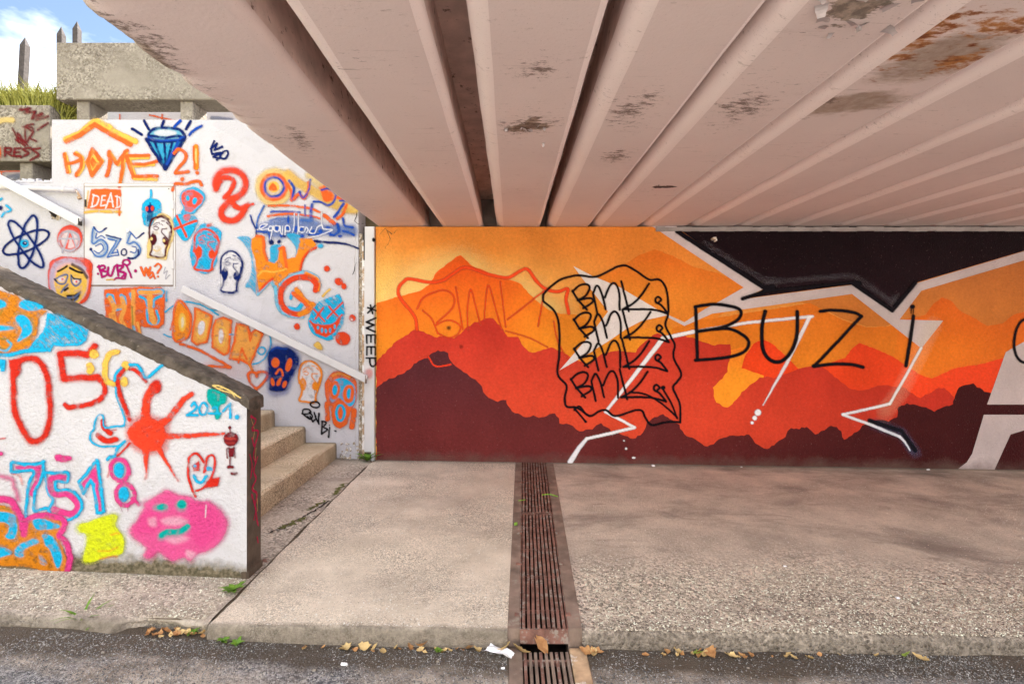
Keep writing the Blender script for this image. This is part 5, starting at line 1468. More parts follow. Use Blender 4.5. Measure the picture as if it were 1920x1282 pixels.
W('graffiti_tag', 'black BUBi tag low on the wall above the steps', FF, '''
R black w=15 s=.6 | 1240,585 42,28 5
L black w=15 s=.6 | 1118,668 1185,712
S black w=14 s=.6 | 1125,665 1130,632 1175,625 1200,655 1140,672
S black w=14 s=.6 | 1185,650 1215,690 1195,715 1170,690
L black w=15 s=.6 | 1195,690 1215,742 1250,715 1232,655
L black w=15 s=.6 | 1235,665 1272,765 1275,660
L black w=15 s=.6 | 1305,735 1298,852
S black w=14 s=.6 | 1300,738 1340,748 1318,788 1352,812 1300,852
L black w=14 s=.6 | 1372,792 1364,882
E black s=.6 | 1370,772 7,6 0
E black s=.6 | 1428,826 11,8 20
''')
# red scribbles on the lower planter
paint_sheet('graffiti_tag', 'dark red scribbles with RESS on the concrete', pL, MAT['stucco_paint'], '''
L pale w=40 s=3 a=.7 | 0,860 40,850 90,850
L dred w=20 s=1.5 a=.85 | 145,778 215,770 180,800 250,790 230,840 300,805 260,850 340,825
L dred w=16 s=1.2 a=.85 | 270,918 340,872
S dred w=12 s=1 a=.85 | 90,905 135,1010 125,940 180,1005 175,900
S dred w=12 s=1 a=.85 | 160,900 230,905 225,925 180,895 240,880
L dred w=12 s=1 a=.85 | 190,1010 240,930 205,980 260,1000
L dred w=12 s=1 a=.85 | 110,990 180,1035 130,970 200,1030
L dred w=16 s=1 a=.9 | 40,1048 38,1105
S dred w=15 s=1 a=.9 | 40,1050 80,1050 75,1075 45,1080 90,1105
L dred w=15 s=1 a=.9 | 150,1050 105,1050 100,1105 145,1105
L dred w=13 s=1 a=.9 | 102,1078 140,1078
S dred w=15 s=1 a=.9 | 220,1045 165,1060 205,1085 150,1115
S dred w=15 s=1 a=.9 | 285,1050 225,1060 275,1095 215,1135
E orange s=2 a=.9 | 0,1080 10,40 0
''', FA, 7.594, 1.6)
paint_sheet('graffiti_stroke', 'thin orange lines on the distant wall', rw, MAT['stucco_paint'], '''
L orange w=10 s=.8 | 0,1212 140,1212
L orange w=10 s=.8 | 14,1212 14,1290
L slate w=26 s=2 a=.5 | 60,1250 140,1240 100,1275
L orange w=10 s=.8 | 850,815 850,850
L orange w=9 s=.8 | 1060,815 1270,860
L orange w=9 s=.8 | 1148,812 1148,852
L slate w=30 s=2 a=.4 | 500,790 470,720 440,760 520,810
L slate w=30 s=2 a=.5 | 1500,835 1640,850
''', FA, 8.745, 1.8)

# ------------------------------------------------------------------ graffiti on the parapet
def Pp(name, label, frame, txt, amp=1.2, step=1.5):
    return paint_sheet(name, label, par, MAT['stucco_paint_near'], txt, frame, YF, step, amp)
Pp('graffiti_numeral', 'red sprayed 0 and 5', P1, '''
S rsoft w=86 s=4.5 a=.4 | 160,260 250,195 370,185 470,255 528,400 550,600 560,760 530,950 460,1060 370,1090 310,1050 210,870 160,700 155,500 150,260
S red w=54 s=2.2 | 160,260 250,195 370,185 470,255 528,400 550,600 560,760 530,950 460,1060 370,1085 310,1045 210,870 160,700 155,500 150,260
P red s=2.5 | 110,200 250,190 235,350 170,400 120,300
L rsoft w=90 s=5 a=.35 | 1040,55 960,140 660,130 700,410 1080,390
L red w=62 s=2.2 | 1045,48 965,145 860,125 665,130 690,300 712,412 900,392 1075,390
S red w=56 s=2.2 | 1070,385 1140,460 1145,560 1070,650 920,695 770,720 725,690
''')
Pp('graffiti_dots', 'pale yellow dots and a C shape', P1, '''
E yel s=1.6 | 1038,135 52,48 0
E yel s=1.6 | 992,292 44,70 0
S yel w=62 s=1.6 | 1288,112 1205,140 1160,230 1155,350 1185,440 1255,465
E yel s=1.6 | 1380,265 46,50 0
E yel s=1.6 | 1365,440 46,54 10
''')
Pp('graffiti_figure', 'big red sun figure with rays for arms', P2, '''
F rsoft s=6 a=.35 | 390,610 530,640 640,700 640,850 600,1000 400,1030 250,960 190,840 210,720 330,620
F rsoft s=2.4 | 390,645 520,690 580,760 597,850 560,930 500,980 400,988 285,925 232,850 214,790 280,712 350,670
S red w=44 s=2 | 170,180 122,250 130,370 172,500 238,668
S red w=38 s=2 | 240,165 310,190 400,290
S rsoft w=88 s=3 | 395,720 398,560 425,440 480,350
E red s=4 | 500,345 56,70 0
S rsoft w=56 s=2.4 t0=1.3 t1=.9 | 500,740 620,670 700,570 780,470 855,420
S rsoft w=46 s=2.6 t0=1.2 t1=.6 | 600,838 800,835 1000,820 1180,815
S rsoft w=60 s=2.4 t0=1.3 t1=.25 | 400,960 402,1060 404,1190
L rsoft w=24 s=3 a=.45 | 404,1200 395,1260
S rsoft w=44 s=2.6 t0=1.2 t1=.3 | 530,960 600,1090 720,1280
S red w=22 s=1.4 | 235,910 170,980 100,1045
L rsoft w=16 s=2 a=.6 | 60,1090 15,1240
''')
Pp('graffiti_lips', 'two red lip shapes hugged by the cyan line', P1, '''
S red w=54 s=1.3 | 1130,868 1148,940 1215,1000
S red w=54 s=1.3 | 1078,1022 1170,1085 1280,1062
L red w=14 s=1.4 a=.7 | 1230,965 1280,960
''')
Pp('graffiti_line', 'winding cyan outline beside the red sun', P2, '''
S cyan w=26 s=.9 | 88,282 98,225 150,158
S cyan w=30 s=.9 | 245,125 320,135 375,210 415,255 560,130
S cyan w=18 s=.9 | 95,350 112,460 150,565 190,690 172,738 95,742 15,750 -20,735 -25,640 -70,620 -110,690 -115,770 -155,810 -148,880 -75,935 40,945 130,930 190,890
S cyan w=24 s=.9 | 190,890 115,960 80,1045
S cyan w=34 s=.9 | 90,1045 40,1045 15,1070
''')
Pp('graffiti_numeral', 'cyan 2021 with a teal blob over it', P2, '''
F teal s=1.4 | 1020,378 1090,372 1205,430 1200,495 1135,545 1142,655 1095,665 1060,550 1015,480
S cyan w=28 s=.9 | 850,532 880,502 908,540 880,580 818,628
L cyan w=28 s=.9 | 818,628 920,630
R cyan w=24 s=.9 | 975,565 38,58 0
L cyan w=26 s=.9 | 1035,612 1140,615
S cyan w=22 s=.9 a=.8 | 1065,560 1110,545 1110,590
L cyan w=28 s=.9 | 1170,590 1240,512 1245,655
E cyan s=.9 | 1310,645 24,24 0
''')
Pp('graffiti_robot', 'small maroon stencil robot with an antenna', P2, '''
E wine s=.9 | 1250,868 76,68 0
E coral s=2 a=.45 | 1240,862 62,12 4
E coral s=2 a=.3 | 1240,905 50,8 4
E wine s=.8 | 1240,752 15,15 0
L wine w=10 s=.8 | 1241,760 1243,802
P wine s=.8 | 1225,955 1277,955 1272,1042 1228,1040
L wine w=10 s=.8 | 1232,950 1212,958 1207,1050
L wine w=10 s=.8 | 1272,950 1284,960 1288,1050
E wine s=.8 | 1210,1052 9,9 0
L wine w=13 s=.8 | 1240,1040 1236,1150
S wine w=24 s=.9 | 1224,1148 1270,1148
L wine w=26 s=1.6 | 1258,1210 1305,1210
''')
Pp('graffiti_heart', 'red heart face with cyan eye and smile', P4, '''
S red w=22 s=1.2 | 778,212 780,140 735,62 690,45 648,90 637,200 655,320 705,425
S red w=20 s=1.2 | 790,190 808,85 848,55 872,90 866,180 842,260 780,340 712,375
P red s=2.2 | 845,262 922,255 900,335 790,345 820,300
P red s=1.4 | 676,150 735,112 740,200 682,206
E cyan s=.9 | 699,157 14,15 0
E cyan s=.9 | 826,180 33,18 12
S cyan w=26 s=.9 | 690,242 708,285 755,300 806,245
''')
Pp('graffiti_cloud', 'large pink cloud face with teal eyes and mouth', P4, '''
F pk2 s=8 a=.6 | 340,420 440,360 540,395 660,420 720,460 820,460 930,530 1000,640 980,760 900,860 820,920 720,950 660,1010 600,980 500,1010 430,970 380,940 300,990 230,960 250,880 130,790 100,720 180,620 230,520 220,470
F pk2 s=5 a=.75 | 350,430 440,372 540,410 660,430 720,470 820,475 910,540 980,640 960,750 890,850 810,900 720,930 650,990 590,960 500,990 430,950 370,910 290,970 245,950 265,870 150,780 130,710 200,630 250,530 250,490
F pink s=6 a=.55 | 650,480 800,490 900,560 930,680 860,800 740,880 660,760 640,600
F pink s=6 a=.55 | 240,560 380,560 400,690 280,760 150,720
F white s=6 a=.4 | 400,630 520,600 640,640 560,680 440,680
F white s=6 a=.35 | 420,800 560,770 640,800 520,850
F white s=5 a=.35 | 280,620 350,610 360,680 300,690
F white s=5 a=.4 | 620,900 700,930 670,980 620,960
E teal s=4 a=.5 | 390,525 75,36 0
E teal s=1.6 | 410,518 52,27 -6
E teal s=4 a=.4 | 575,510 56,56 0
E teal s=1.6 | 578,496 44,42 0
S teal w=70 s=4 a=.4 | 395,785 440,760 570,745 630,700
S teal w=52 s=1.6 | 402,770 450,742 560,738 632,690
L white w=10 s=.8 a=.8 | 795,500 788,605
''')
Pp('graffiti_patch', 'lemon yellow sprayed patch with orange smears', P3, '''
F lemon s=6 a=.55 | 740,730 880,690 1020,630 1150,630 1130,740 1210,850 1210,960 1180,1020 1050,1050 880,1100 800,1070 830,900 820,820 760,810
F lemon s=2.2 h=.2 | 770,730 880,700 1020,645 1135,645 1120,740 1190,850 1195,950 1170,1010 1050,1035 880,1085 815,1060 845,900 835,820 780,800
L orange w=18 s=2.5 a=.55 | 1080,822 1150,812
L orange w=16 s=2.5 a=.5 | 960,980 1060,985 1140,950
L orange w=20 s=3 a=.5 | 975,1060 1130,1030
''')
Pp('graffiti_numeral', 'pink 7518 digits outlined in cyan', P3, '''
P pink s=1.4 | 145,170 405,155 395,290 330,465 288,440 350,285 345,205 160,200
S cyan w=32 s=1.1 | 435,125 350,150 250,150 130,132 115,180 125,225 215,218 320,212 335,250 290,330 275,440 255,650
S cyan w=32 s=1.1 | 425,125 425,220 390,320 348,430 338,590 390,585 470,570 490,625
S cyan w=30 s=1.1 | 440,235 455,330 485,440 518,495 475,600
S pink w=58 s=1.5 | 650,278 500,290 505,400 545,440 660,440 750,520 750,580 690,625 600,610 535,585
L mag w=5 s=.8 a=.7 | 548,460 546,570
L mag w=5 s=.8 a=.7 | 628,335 630,372
S cyan w=30 s=1.1 | 430,225 540,235 650,225 672,262 650,320 560,315 540,360 570,398 690,400 780,480 795,570 745,650 650,690
P pink s=1.2 | 935,150 960,390 988,590 962,592 910,312 868,322 822,390 800,342 870,240
L cyan w=32 s=1.1 | 940,112 850,220 770,322 812,432 880,302 910,345 945,612 1008,610 972,300 948,115
L mag w=5 s=.8 a=.7 | 832,455 840,472
R pink w=42 s=1.5 | 1160,205 84,105 -12
R pink w=42 s=1.5 | 1212,442 90,102 -12
E cyan s=1 | 1156,208 50,74 0
E cyan s=1 | 1200,440 52,74 0
L pink w=40 s=2.2 | 1280,480 1340,540
L mag w=5 s=.8 a=.7 | 1170,545 1188,610
L mag w=5 s=.8 a=.7 | 1240,560 1246,602
''')
Pp('graffiti_blot', 'oblong magenta pink blot above the digits', P3, '''
F pink s=2 | 530,70 580,52 640,68 695,78 690,115 620,138 550,118
E pink s=2 | 10,50 34,18 0
L red w=14 s=1.2 a=.8 | -5,-95 70,-100
''')
Pp('graffiti_swirl', 'pink outlined ochre and cyan bubble piece in the corner', P3, '''
S pink w=50 s=4.5 a=.55 | -420,240 80,280 150,380 190,490
S rsoft w=14 s=2.5 a=.5 | 120,240 200,270 232,350
F ochre s=2 | -420,540 100,560 190,680 225,840 300,700 400,650 560,670 610,740 560,830 600,900 650,1080 610,1180 450,1180 250,1130 -420,1060
S pink w=70 s=3 | -420,480 60,490 150,560 215,680 240,810
S pink w=58 s=2.2 | 245,820 275,690 380,640 500,650 600,670 632,740 580,830 625,880 670,960 682,1080 655,1180
S green w=14 s=3 a=.5 | -420,560 90,580 180,690 200,830
F cyan s=1.3 | -420,605 100,612 172,700 172,830 120,872 60,840 90,785 40,705 -420,700
F cyan s=1.3 | 330,690 420,672 570,730 560,762 370,772
F cyan s=1.3 | 420,822 520,850 600,980 600,1100 560,1140 505,1010 440,900
F cyan s=1.3 | -420,880 60,950 72,1030 -420,1060
F cyan s=2 h=.3 | 165,950 330,860 385,900 250,970 240,1030 160,1030
F cyan s=2 a=.5 h=.7 | 380,1010 430,1040 470,1110 400,1100
S ochre w=26 s=1.6 | 300,950 380,955 460,960
''')
Pp('graffiti_swirl', 'ochre swirls with cyan fills under the coping', FE, '''
F ochre s=2 h=.15 | -420,195 100,265 240,335 430,425 478,440 400,520 390,640 330,770 200,842 -420,885
S green w=20 s=3 a=.5 | -420,250 30,340 30,440 0,500
F cyan s=1.6 | -420,275 20,330 22,420 -420,475
F cyan s=1.4 h=.2 | 205,400 255,335 455,400 350,440
F cyan s=1.6 | 172,500 250,480 330,560 330,650 240,730 185,745 232,640 175,560
S green w=14 s=2.5 a=.5 | 160,480 260,470 345,560 340,660 250,750
F cyan s=1.5 h=.2 | -420,570 80,590 110,632 -420,645
S green w=16 s=2 a=.6 | 0,800 70,820 130,775 80,720 0,720
S cyan w=18 s=1.6 | 0,830 80,838 128,775 85,735
''')
Pp('graffiti_wing', 'cyan hatched wing shape with a dripping lower line', FE, '''
P cyan s=1.2 h=.6 | 485,470 600,470 890,635 862,730 780,785 600,782 552,762 500,842 300,832 440,660
S cyan w=20 s=1.1 | 490,475 480,590 420,690 300,830
S cyan w=24 s=1.1 | 890,635 865,725 780,778 600,778 550,765 505,840
S cyan w=38 s=1.2 | -420,915 100,880 250,845 500,828
P cyan s=1.2 | -420,900 70,930 60,1045 25,1050 -5,950
''')
# end of the parapet: magenta scribble on the narrow face (faces +X)
def end_strokes(name, label, strokes, mat):
    bm = bmesh.new(); xe = -1.6572
    for (pts, w) in strokes:
        P = catmull(pts, n=5); L = R_ = None
        for i, (y, z) in enumerate(P):
            t = P[min(i + 1, len(P) - 1)] - P[max(i - 1, 0)]; t = t / (np.linalg.norm(t) + 1e-9); ww = w * random.uniform(.3, .65)
            a = bm.verts.new((xe, y - t[1] * ww, z + t[0] * ww)); b = bm.verts.new((xe, y + t[1] * ww, z - t[0] * ww))
            if L: bm.faces.new((L, a, b, R_))
            L, R_ = a, b
        xe += .0004
    o = bm_obj(name, bm, mat, par); o['label'] = label
m_cr = flat_mat('magenta marker', np.array(s2l(PAL['crim'])) * .8, .25, 30, .3, 70)
m_yo = flat_mat('dull yellow marker', (.40, .25, .08), .25, 30, .3, 70)
z0 = .25
end_strokes('graffiti_scribble', 'magenta vertical scribble on the parapet end', [
    ([(3.23, 1.02), (3.30, .98), (3.25, .93), (3.33, .90), (3.28, .82), (3.25, .88)], .016), ([(3.30, .84), (3.27, .76), (3.30, .70)], .014), ([(3.22, .78), (3.25, .70), (3.23, .62)], .012),
    ([(3.32, .74), (3.27, .66), (3.30, .60), (3.25, .55), (3.31, .50), (3.29, .44)], .016), ([(3.24, .52), (3.29, .42), (3.31, .33), (3.33, .28)], .015), ([(3.30, .40), (3.27, .34)], .012), ([(3.31, .22), (3.325, .17)], .016)], m_cr)
end_strokes('graffiti_scribble', 'dull yellow lines in the end scribble', [([(3.24, 1.0), (3.28, .92), (3.26, .86)], .006), ([(3.30, .80), (3.29, .72)], .006), ([(3.26, .56), (3.31, .48), (3.32, .38)], .006)], m_yo)
paint_sheet('graffiti_scribble', 'pale yellow loop on the coping', par, MAT['stucco_paint_near'], '''
S pale w=14 s=.7 a=.9 | 300,405 360,410 440,445 510,490 555,518
S pale w=12 s=.7 a=.9 | 310,412 380,450 450,470 530,500
S pale w=10 s=.7 a=.8 | 360,430 440,440 500,510
''', FF, YF - .010, 1.4, .6)
paint_sheet('graffiti_word', 'WEEP written downwards in black under an asterisk', post, MAT['paint_smooth'], '''
L black w=3 s=.6 | 690,577 705,582
L black w=3 s=.6 | 695,572 699,588
L black w=3 s=.6 | 704,573 690,587
L black w=3.4 s=.6 | 705,596 687,604 702,609 687,615 704,622
L black w=3.2 s=.6 | 688,643 688,628 704,628 704,643
L black w=3 s=.6 | 696,629 696,641
L black w=3.2 s=.6 | 688,665 688,650 704,650 704,665
L black w=3 s=.6 | 696,651 696,663
L black w=3.2 s=.6 | 687,671 705,671
S black w=3.2 s=.6 | 704,671 705,683 698,687 694,681 694,671
E rsoft s=4 a=.35 | 692,700 8,10 0
E black s=.7 | 701,450 3,4 0
''', (0, 0, 1), 5.963, 1.2, .4)
GAIN[0] = .9; HALO[0] = 0
# ------------------------------------------------------------------ the mural: flat areas of wall paint, back to front
def mural_shape(name, label, mat, P, layer, j=0, seed=0):
    Q = jag(list(P) + [P[0]], j, 5, seed)[:-1] if j else P
    return flat_shape(name, label, mural, mat, Q, YW, layer)
BOT, RT = 905, 2500
gm = grad_mat
LAYER[0] = 0
paint_sheet('painted_glow', 'pale yellow glow behind the orange peaks', mural, MAT['stucco_paint'], '''
F pale s=30 a=.55 | 712,560 760,500 840,470 880,470 940,505 1010,530 1060,580 1000,620 880,600 760,600 700,600
''', (0, 0, 1), YW, 3, 1)
mural_shape('painted_mountain', 'palest orange far ridge', gm('mural ridge a', (236, 146, 50), (226, 118, 38), 1.9, 2.4, ((222, 104, 36), 1.0, 4, .8)),
            [(1085, 566), (1120, 520), (1155, 505), (1200, 478), (1228, 468), (1262, 480), (1300, 500), (1345, 512), (1394, 532), (1394, 560), (1283, 640), (1100, 640)], 1, .8, 1)
mural_shape('painted_mountain', 'dull tan ridge under the grey band', gm('mural ridge b', (206, 120, 52), (200, 126, 66), 1.9, 2.2),
            [(1500, 566), (1600, 548), (1690, 600), (1660, 612), (1625, 612), (1580, 598), (1545, 580)], 1, .5, 2)
mural_shape('painted_sky', 'tan orange evening sky at the right', gm('mural sky right', (214, 128, 58), (190, 112, 60), 1.8, 2.5, ((176, 96, 44), 3.5, 7, .7)),
            [(1684, 600), (1726, 545), (1920, 488), (RT, 330), (RT, 700), (1700, 700)], 1, 0)
mural_shape('painted_mountain', 'bright orange plain across the middle', gm('mural orange mid', (228, 134, 34), (224, 104, 30), 1.2, 2.3, ((224, 110, 36), 1.5, 5.5, .6)),
            [(1190, 640), (1300, 602), (1420, 584), (1520, 568), (1545, 582), (1580, 600), (1625, 614), (1664, 612), (1690, 602), (1760, 640), (1760, 800), (1190, 800)], 2, .6, 3)
mural_shape('painted_mountain', 'orange range with a small peak under the right sky', gm('mural orange right', (238, 130, 34), (214, 96, 30), 1.3, 2.0, ((206, 86, 30), 3.5, 6.5, .7)),
            [(1688, 601), (1735, 590), (1750, 570), (1766, 557), (1785, 565), (1800, 583), (1830, 598), (1850, 611), (1880, 606), (1900, 590), (1920, 585), (2050, 560), (RT, 590), (RT, BOT), (1640, BOT), (1660, 760)], 3, .6, 4)
mural_shape('painted_mountain', 'tall orange mountain with the highest peak at left', gm('mural orange left', (232, 136, 36), (226, 92, 30), 1.35, 2.2, ((234, 146, 40), 0.0, 1.2, .8)),
            [(706, 568), (746, 556), (790, 545), (808, 530), (817, 512), (836, 497), (855, 482), (864, 478), (873, 487), (885, 498), (905, 506), (930, 519), (955, 524), (975, 531), (990, 548), (1004, 562), (1027, 580), (1052, 588), (1082, 590), (1100, 600), (1150, 622), (1260, 612), (1260, BOT), (706, BOT)], 4, .7, 5)
mural_shape('painted_mountain', 'bright red-orange middle range', gm('mural redorange', (236, 70, 28), (226, 50, 24), 1.2, 1.7, ((228, 70, 40), 3.0, 6.5, .6)),
            [(1345, 742), (1363, 706), (1390, 668), (1412, 644), (1431, 636), (1450, 646), (1476, 670), (1500, 694), (1530, 690), (1555, 681), (1585, 670), (1600, 650), (1611, 643), (1644, 655), (1674, 668), (1697, 684), (1724, 702), (1747, 710), (1789, 690), (1835, 683), (1877, 672), (1920, 664), (RT, 640), (RT, BOT), (1345, BOT)], 5, .7, 6)
mural_shape('painted_mountain', 'golden orange hollow between the red ranges', gm('mural gold hollow', (250, 150, 40), (246, 128, 36), 1.0, 1.4),
            [(1325, 722), (1362, 694), (1370, 656), (1412, 645), (1396, 668), (1390, 690), (1432, 704), (1424, 730), (1390, 760), (1360, 778), (1330, 762)], 6, .6, 7)
red_m = gm('mural red range', (222, 76, 48), (194, 54, 42), .55, 1.55, ((182, 42, 30), 1.0, 5.0, .8))
mural_shape('painted_mountain', 'brick red range crossing the whole wall', red_m,
            [(706, 679), (714, 668), (722, 662), (742, 640), (760, 630), (776, 619), (795, 622), (814, 632), (835, 630), (851, 634), (864, 624), (877, 613), (890, 604), (900, 602), (908, 597), (915, 595), (924, 597), (933, 606), (943, 618), (952, 630), (971, 632), (978, 645), (986, 655), (998, 661), (1014, 658), (1034, 651), (1049, 657), (1068, 668), (1085, 676), (1105, 684), (1127, 664), (1144, 660), (1161, 658), (1191, 660), (1200, 650), (1210, 640), (1228, 625), (1250, 628), (1277, 628), (1300, 634), (1322, 643), (1340, 648), (1350, 645), (1369, 645), (1370, 660), (1366, 680), (1363, 696), (1350, 714), (1337, 726), (1338, 742), (1343, 754), (1354, 761), (1364, 763), (1380, 750), (1390, 735), (1405, 722), (1424, 708), (1438, 706), (1450, 708), (1465, 702), (1480, 698), (1498, 690), (1525, 686), (1547, 691), (1560, 703), (1572, 712), (1585, 722), (1597, 730), (1622, 731), (1640, 724), (1657, 721), (1675, 724), (1693, 725), (1710, 738), (1724, 745), (1740, 738), (1755, 729), (1770, 726), (1780, 736), (1789, 744), (1792, 770), (RT, 790), (RT, BOT), (706, BOT)], 7, 1.3, 8)
dark_m = gm('mural maroon range', (106, 42, 42), (84, 38, 44), .3, 1.2, ((50, 8, 10), 0.8, 5, .85), mott=.16)
mural_shape('painted_mountain', 'dark maroon foreground range', dark_m,
            [(706, 726), (716, 720), (724, 713), (735, 709), (746, 704), (758, 699), (769, 692), (776, 682), (790, 675), (802, 671), (806, 663), (821, 657), (832, 659), (840, 662), (843, 672), (848, 682), (858, 690), (870, 697), (886, 708), (900, 720), (907, 734), (911, 742), (922, 749), (933, 752), (948, 750), (952, 762), (960, 771), (972, 775), (986, 783), (1000, 779), (1016, 783), (1030, 777), (1042, 774), (1047, 784), (1049, 793), (1068, 795), (1078, 803), (1087, 808), (1110, 804), (1118, 797), (1127, 793), (1137, 800), (1146, 808), (1166, 815), (1187, 823), (1200, 815), (1208, 806), (1213, 792), (1222, 785), (1232, 780), (1243, 776), (1256, 785), (1273, 797), (1279, 808), (1288, 816), (1306, 826), (1326, 837), (1338, 832), (1348, 824), (1356, 820), (1374, 816), (1390, 816), (1405, 814), (1412, 822), (1416, 831), (1426, 838), (1438, 842), (1455, 831), (1472, 819), (1477, 808), (1483, 802), (1498, 803), (1513, 799), (1520, 806), (1528, 814), (1545, 806), (1558, 797), (1568, 801), (1577, 808), (1579, 818), (1583, 825), (1596, 815), (1611, 805), (1616, 797), (1624, 793), (1645, 786), (1665, 790), (1682, 782), (1684, 762), (1700, 757), (1717, 757), (1735, 764), (1751, 771), (1768, 764), (1785, 757), (1790, 742), (1797, 726), (1810, 722), (1824, 719), (1836, 728), (1850, 736), (1875, 738), (1920, 734), (RT, 740), (RT, BOT), (706, BOT)], 8, 1.5, 9)
grey_m = gm('mural lavender grey', (212, 196, 198), (202, 186, 188), 1.0, 2.6, ((182, 164, 162), 2.5, 6, .7), mott=.05)
wht_m = gm('mural white line', (236, 226, 226), (226, 216, 216), 1.0, 2.0, ((200, 184, 180), 2.5, 6, .7), mott=.05)
blk_m = gm('mural black sky', (34, 12, 20), (24, 8, 14), 1.6, 2.6, None, mott=.3)
mural_shape('painted_band', 'lavender grey band zigzagging under the dark sky', grey_m,
            [(1222, 424), (1268, 424), (1268, 430), (1432, 541), (1392, 561), (1600, 534), (1672, 583), (1712, 533), (1920, 471), (RT, 290), (RT, 340), (1920, 488), (1727, 545), (1686, 599), (1768, 601), (1727, 653), (1597, 551), (1400, 579), (1335, 588), (1283, 611), (1254, 596), (1252, 590), (1283, 604), (1322, 579), (1352, 563), (1394, 539)], 9)
mural_shape('painted_sky', 'blackish maroon night sky above the grey band', blk_m, [(1271, 430), (RT, 430), (RT, 288), (1920, 470), (1711, 533), (1672, 582), (1600, 533), (1392, 560), (1432, 541)] if False else
            [(1268, 424), (RT, 424), (RT, 285), (1921, 470), (1711, 532), (1672, 582), (1600, 533), (1394, 560), (1434, 541), (1276, 432)], 10)
paint_sheet('painted_glow', 'pale spray haze along the edge of the dark sky', mural, MAT['stucco_paint'], '''
L grey w=8 s=26 a=.10 | 1320,456 1440,530
L grey w=8 s=24 a=.10 | 1450,528 1600,516 1672,566
L grey w=5 s=14 a=.07 | 1674,566 1698,532
''', (0, 0, 1), YW - .0045, 2.5, .3)
paint_sheet('painted_line', 'thin black outline above the grey band', mural, MAT['stucco_paint'], '''
L black w=9 s=.8 | 1270,434 1434,540 1450,538
L black w=7 s=.8 | 1392,560 1440,545 1600,530 1612,532
L black w=8 s=.8 | 1600,532 1673,582 1716,530
''', (0, 0, 1), YW - .0050, 1.6, .3)
mural_shape('painted_spike', 'white arrow-like spike behind the black tags', wht_m, [(1075, 499), (1112, 518), (1161, 538), (1251, 591), (1202, 602), (1175, 616), (1146, 636), (1095, 668), (1049, 694), (1075, 664), (1112, 621), (1140, 584), (1112, 548), (1090, 520)], 11)
mural_shape('painted_letter', 'grey angular letter at the right border', grey_m, [(1885, 660), (1920, 640), (2010, 600), (2010, 758), (1850, 758)], 11)
mural_shape('painted_letter', 'lower half of the grey angular letter', grey_m, [(1844, 777), (2010, 777), (2010, 790), (1920, 806), (1894, 814), (1862, 884), (1788, 884), (1812, 866), (1822, 850)], 11)
paint_sheet('painted_lightning', 'white zigzag lightning running down to the drain', mural, MAT['stucco_paint'], '''
L white w=5.5 s=.7 a=.85 | 1523,593 1400,605 1300,622
L white w=7 s=.7 | 1300,622 1243,634
L white w=8 s=.7 t0=1.1 t1=.65 | 1243,634 1190,703 1135,772
L white w=5 s=.7 | 1135,772 1190,801
L white w=5.5 s=.7 | 1190,801 1145,812 1100,822
L white w=7 s=1 t0=.8 t1=1.4 | 1100,822 1085,840 1069,866
P white s=.7 a=.85 | 1523,592 1514,594 1472,680 1429,760 1431,760 1477,684
E white s=1 | 1421,773 6,6 0
E white s=.8 | 1415,783 4.5,4.5 0
E white s=.8 | 1410,792 3,3 0
E white s=.6 | 1170,826 1.6,1.6 0
E white s=.6 | 1174,841 2.2,2.2 0
E white s=.6 | 1188,858 3.5,1.8 0
''', (0, 0, 1), YW - .0062, 1.4, .35)
paint_sheet('painted_lightning', 'white zigzag lightning right of the middle', mural, MAT['stucco_paint'], '''
L cream w=30 s=14 a=.14 | 1750,610 1690,730 1660,770
L slate w=20 s=8 a=.22 | 1640,795 1690,812 1716,848
L black w=8 s=1 | 1630,788 1690,808 1716,844
L white w=5 s=.7 a=.85 | 1727,652 1698,705 1668,757
L white w=5 s=.7 a=.85 | 1668,757 1625,767 1580,777
L white w=5 s=.7 a=.85 | 1580,777 1635,797 1686,818
L white w=5 s=.8 a=.85 t0=1 t1=.5 | 1686,818 1696,828 1706,844
''', (0, 0, 1), YW - .0064, 1.4, .35)
M1, M2, M3, M4 = (690, 400, 2.671), (1000, 400, 2.671), (1300, 400, 2.671), (1560, 400, 2.617)
paint_sheet('graffiti_tag', 'faint red BMK tag in a wavy red frame', mural, MAT['stucco_paint'], '''
S rorg w=17 s=1 a=.9 | 245,582 232,515 165,428 152,380 180,340 215,328 300,345 370,338 430,300 490,270 600,305 700,322 760,290 800,280 840,335 890,378 950,392 1000,378 992,430 1005,500
S rorg w=10 s=.9 a=.7 | 245,478 280,420 370,385 425,410 425,470 345,548
S rorg w=9 s=.9 a=.7 | 275,485 320,530 350,600
S rorg w=9 s=.9 a=.7 | 340,560 400,535 460,560 450,605 400,622 350,600
L rorg w=9 s=.9 a=.7 | 440,370 475,582
S rorg w=9 s=.9 a=.7 | 500,582 498,480 515,380 540,470 562,555
S rorg w=9 s=.9 a=.7 | 582,530 590,420 605,362 640,480 670,580
L rorg w=8 s=.9 a=.7 | 662,340 690,570
L rorg w=10 s=.9 a=.7 | 880,390 700,530
L rorg w=9 s=.9 a=.7 | 882,390 852,565
S rorg w=9 s=.9 a=.6 | 690,590 800,620 900,670
S rorg w=9 s=.9 a=.6 | 930,540 950,640 1000,730
S rsoft w=9 s=.9 a=.8 | 300,715 340,765 415,755
E black s=2.4 a=.7 | 404,574 9,9 0
E black s=2.6 a=.45 | 466,667 9,9 0
''', M1, YW - .0068, 1.5, .5)
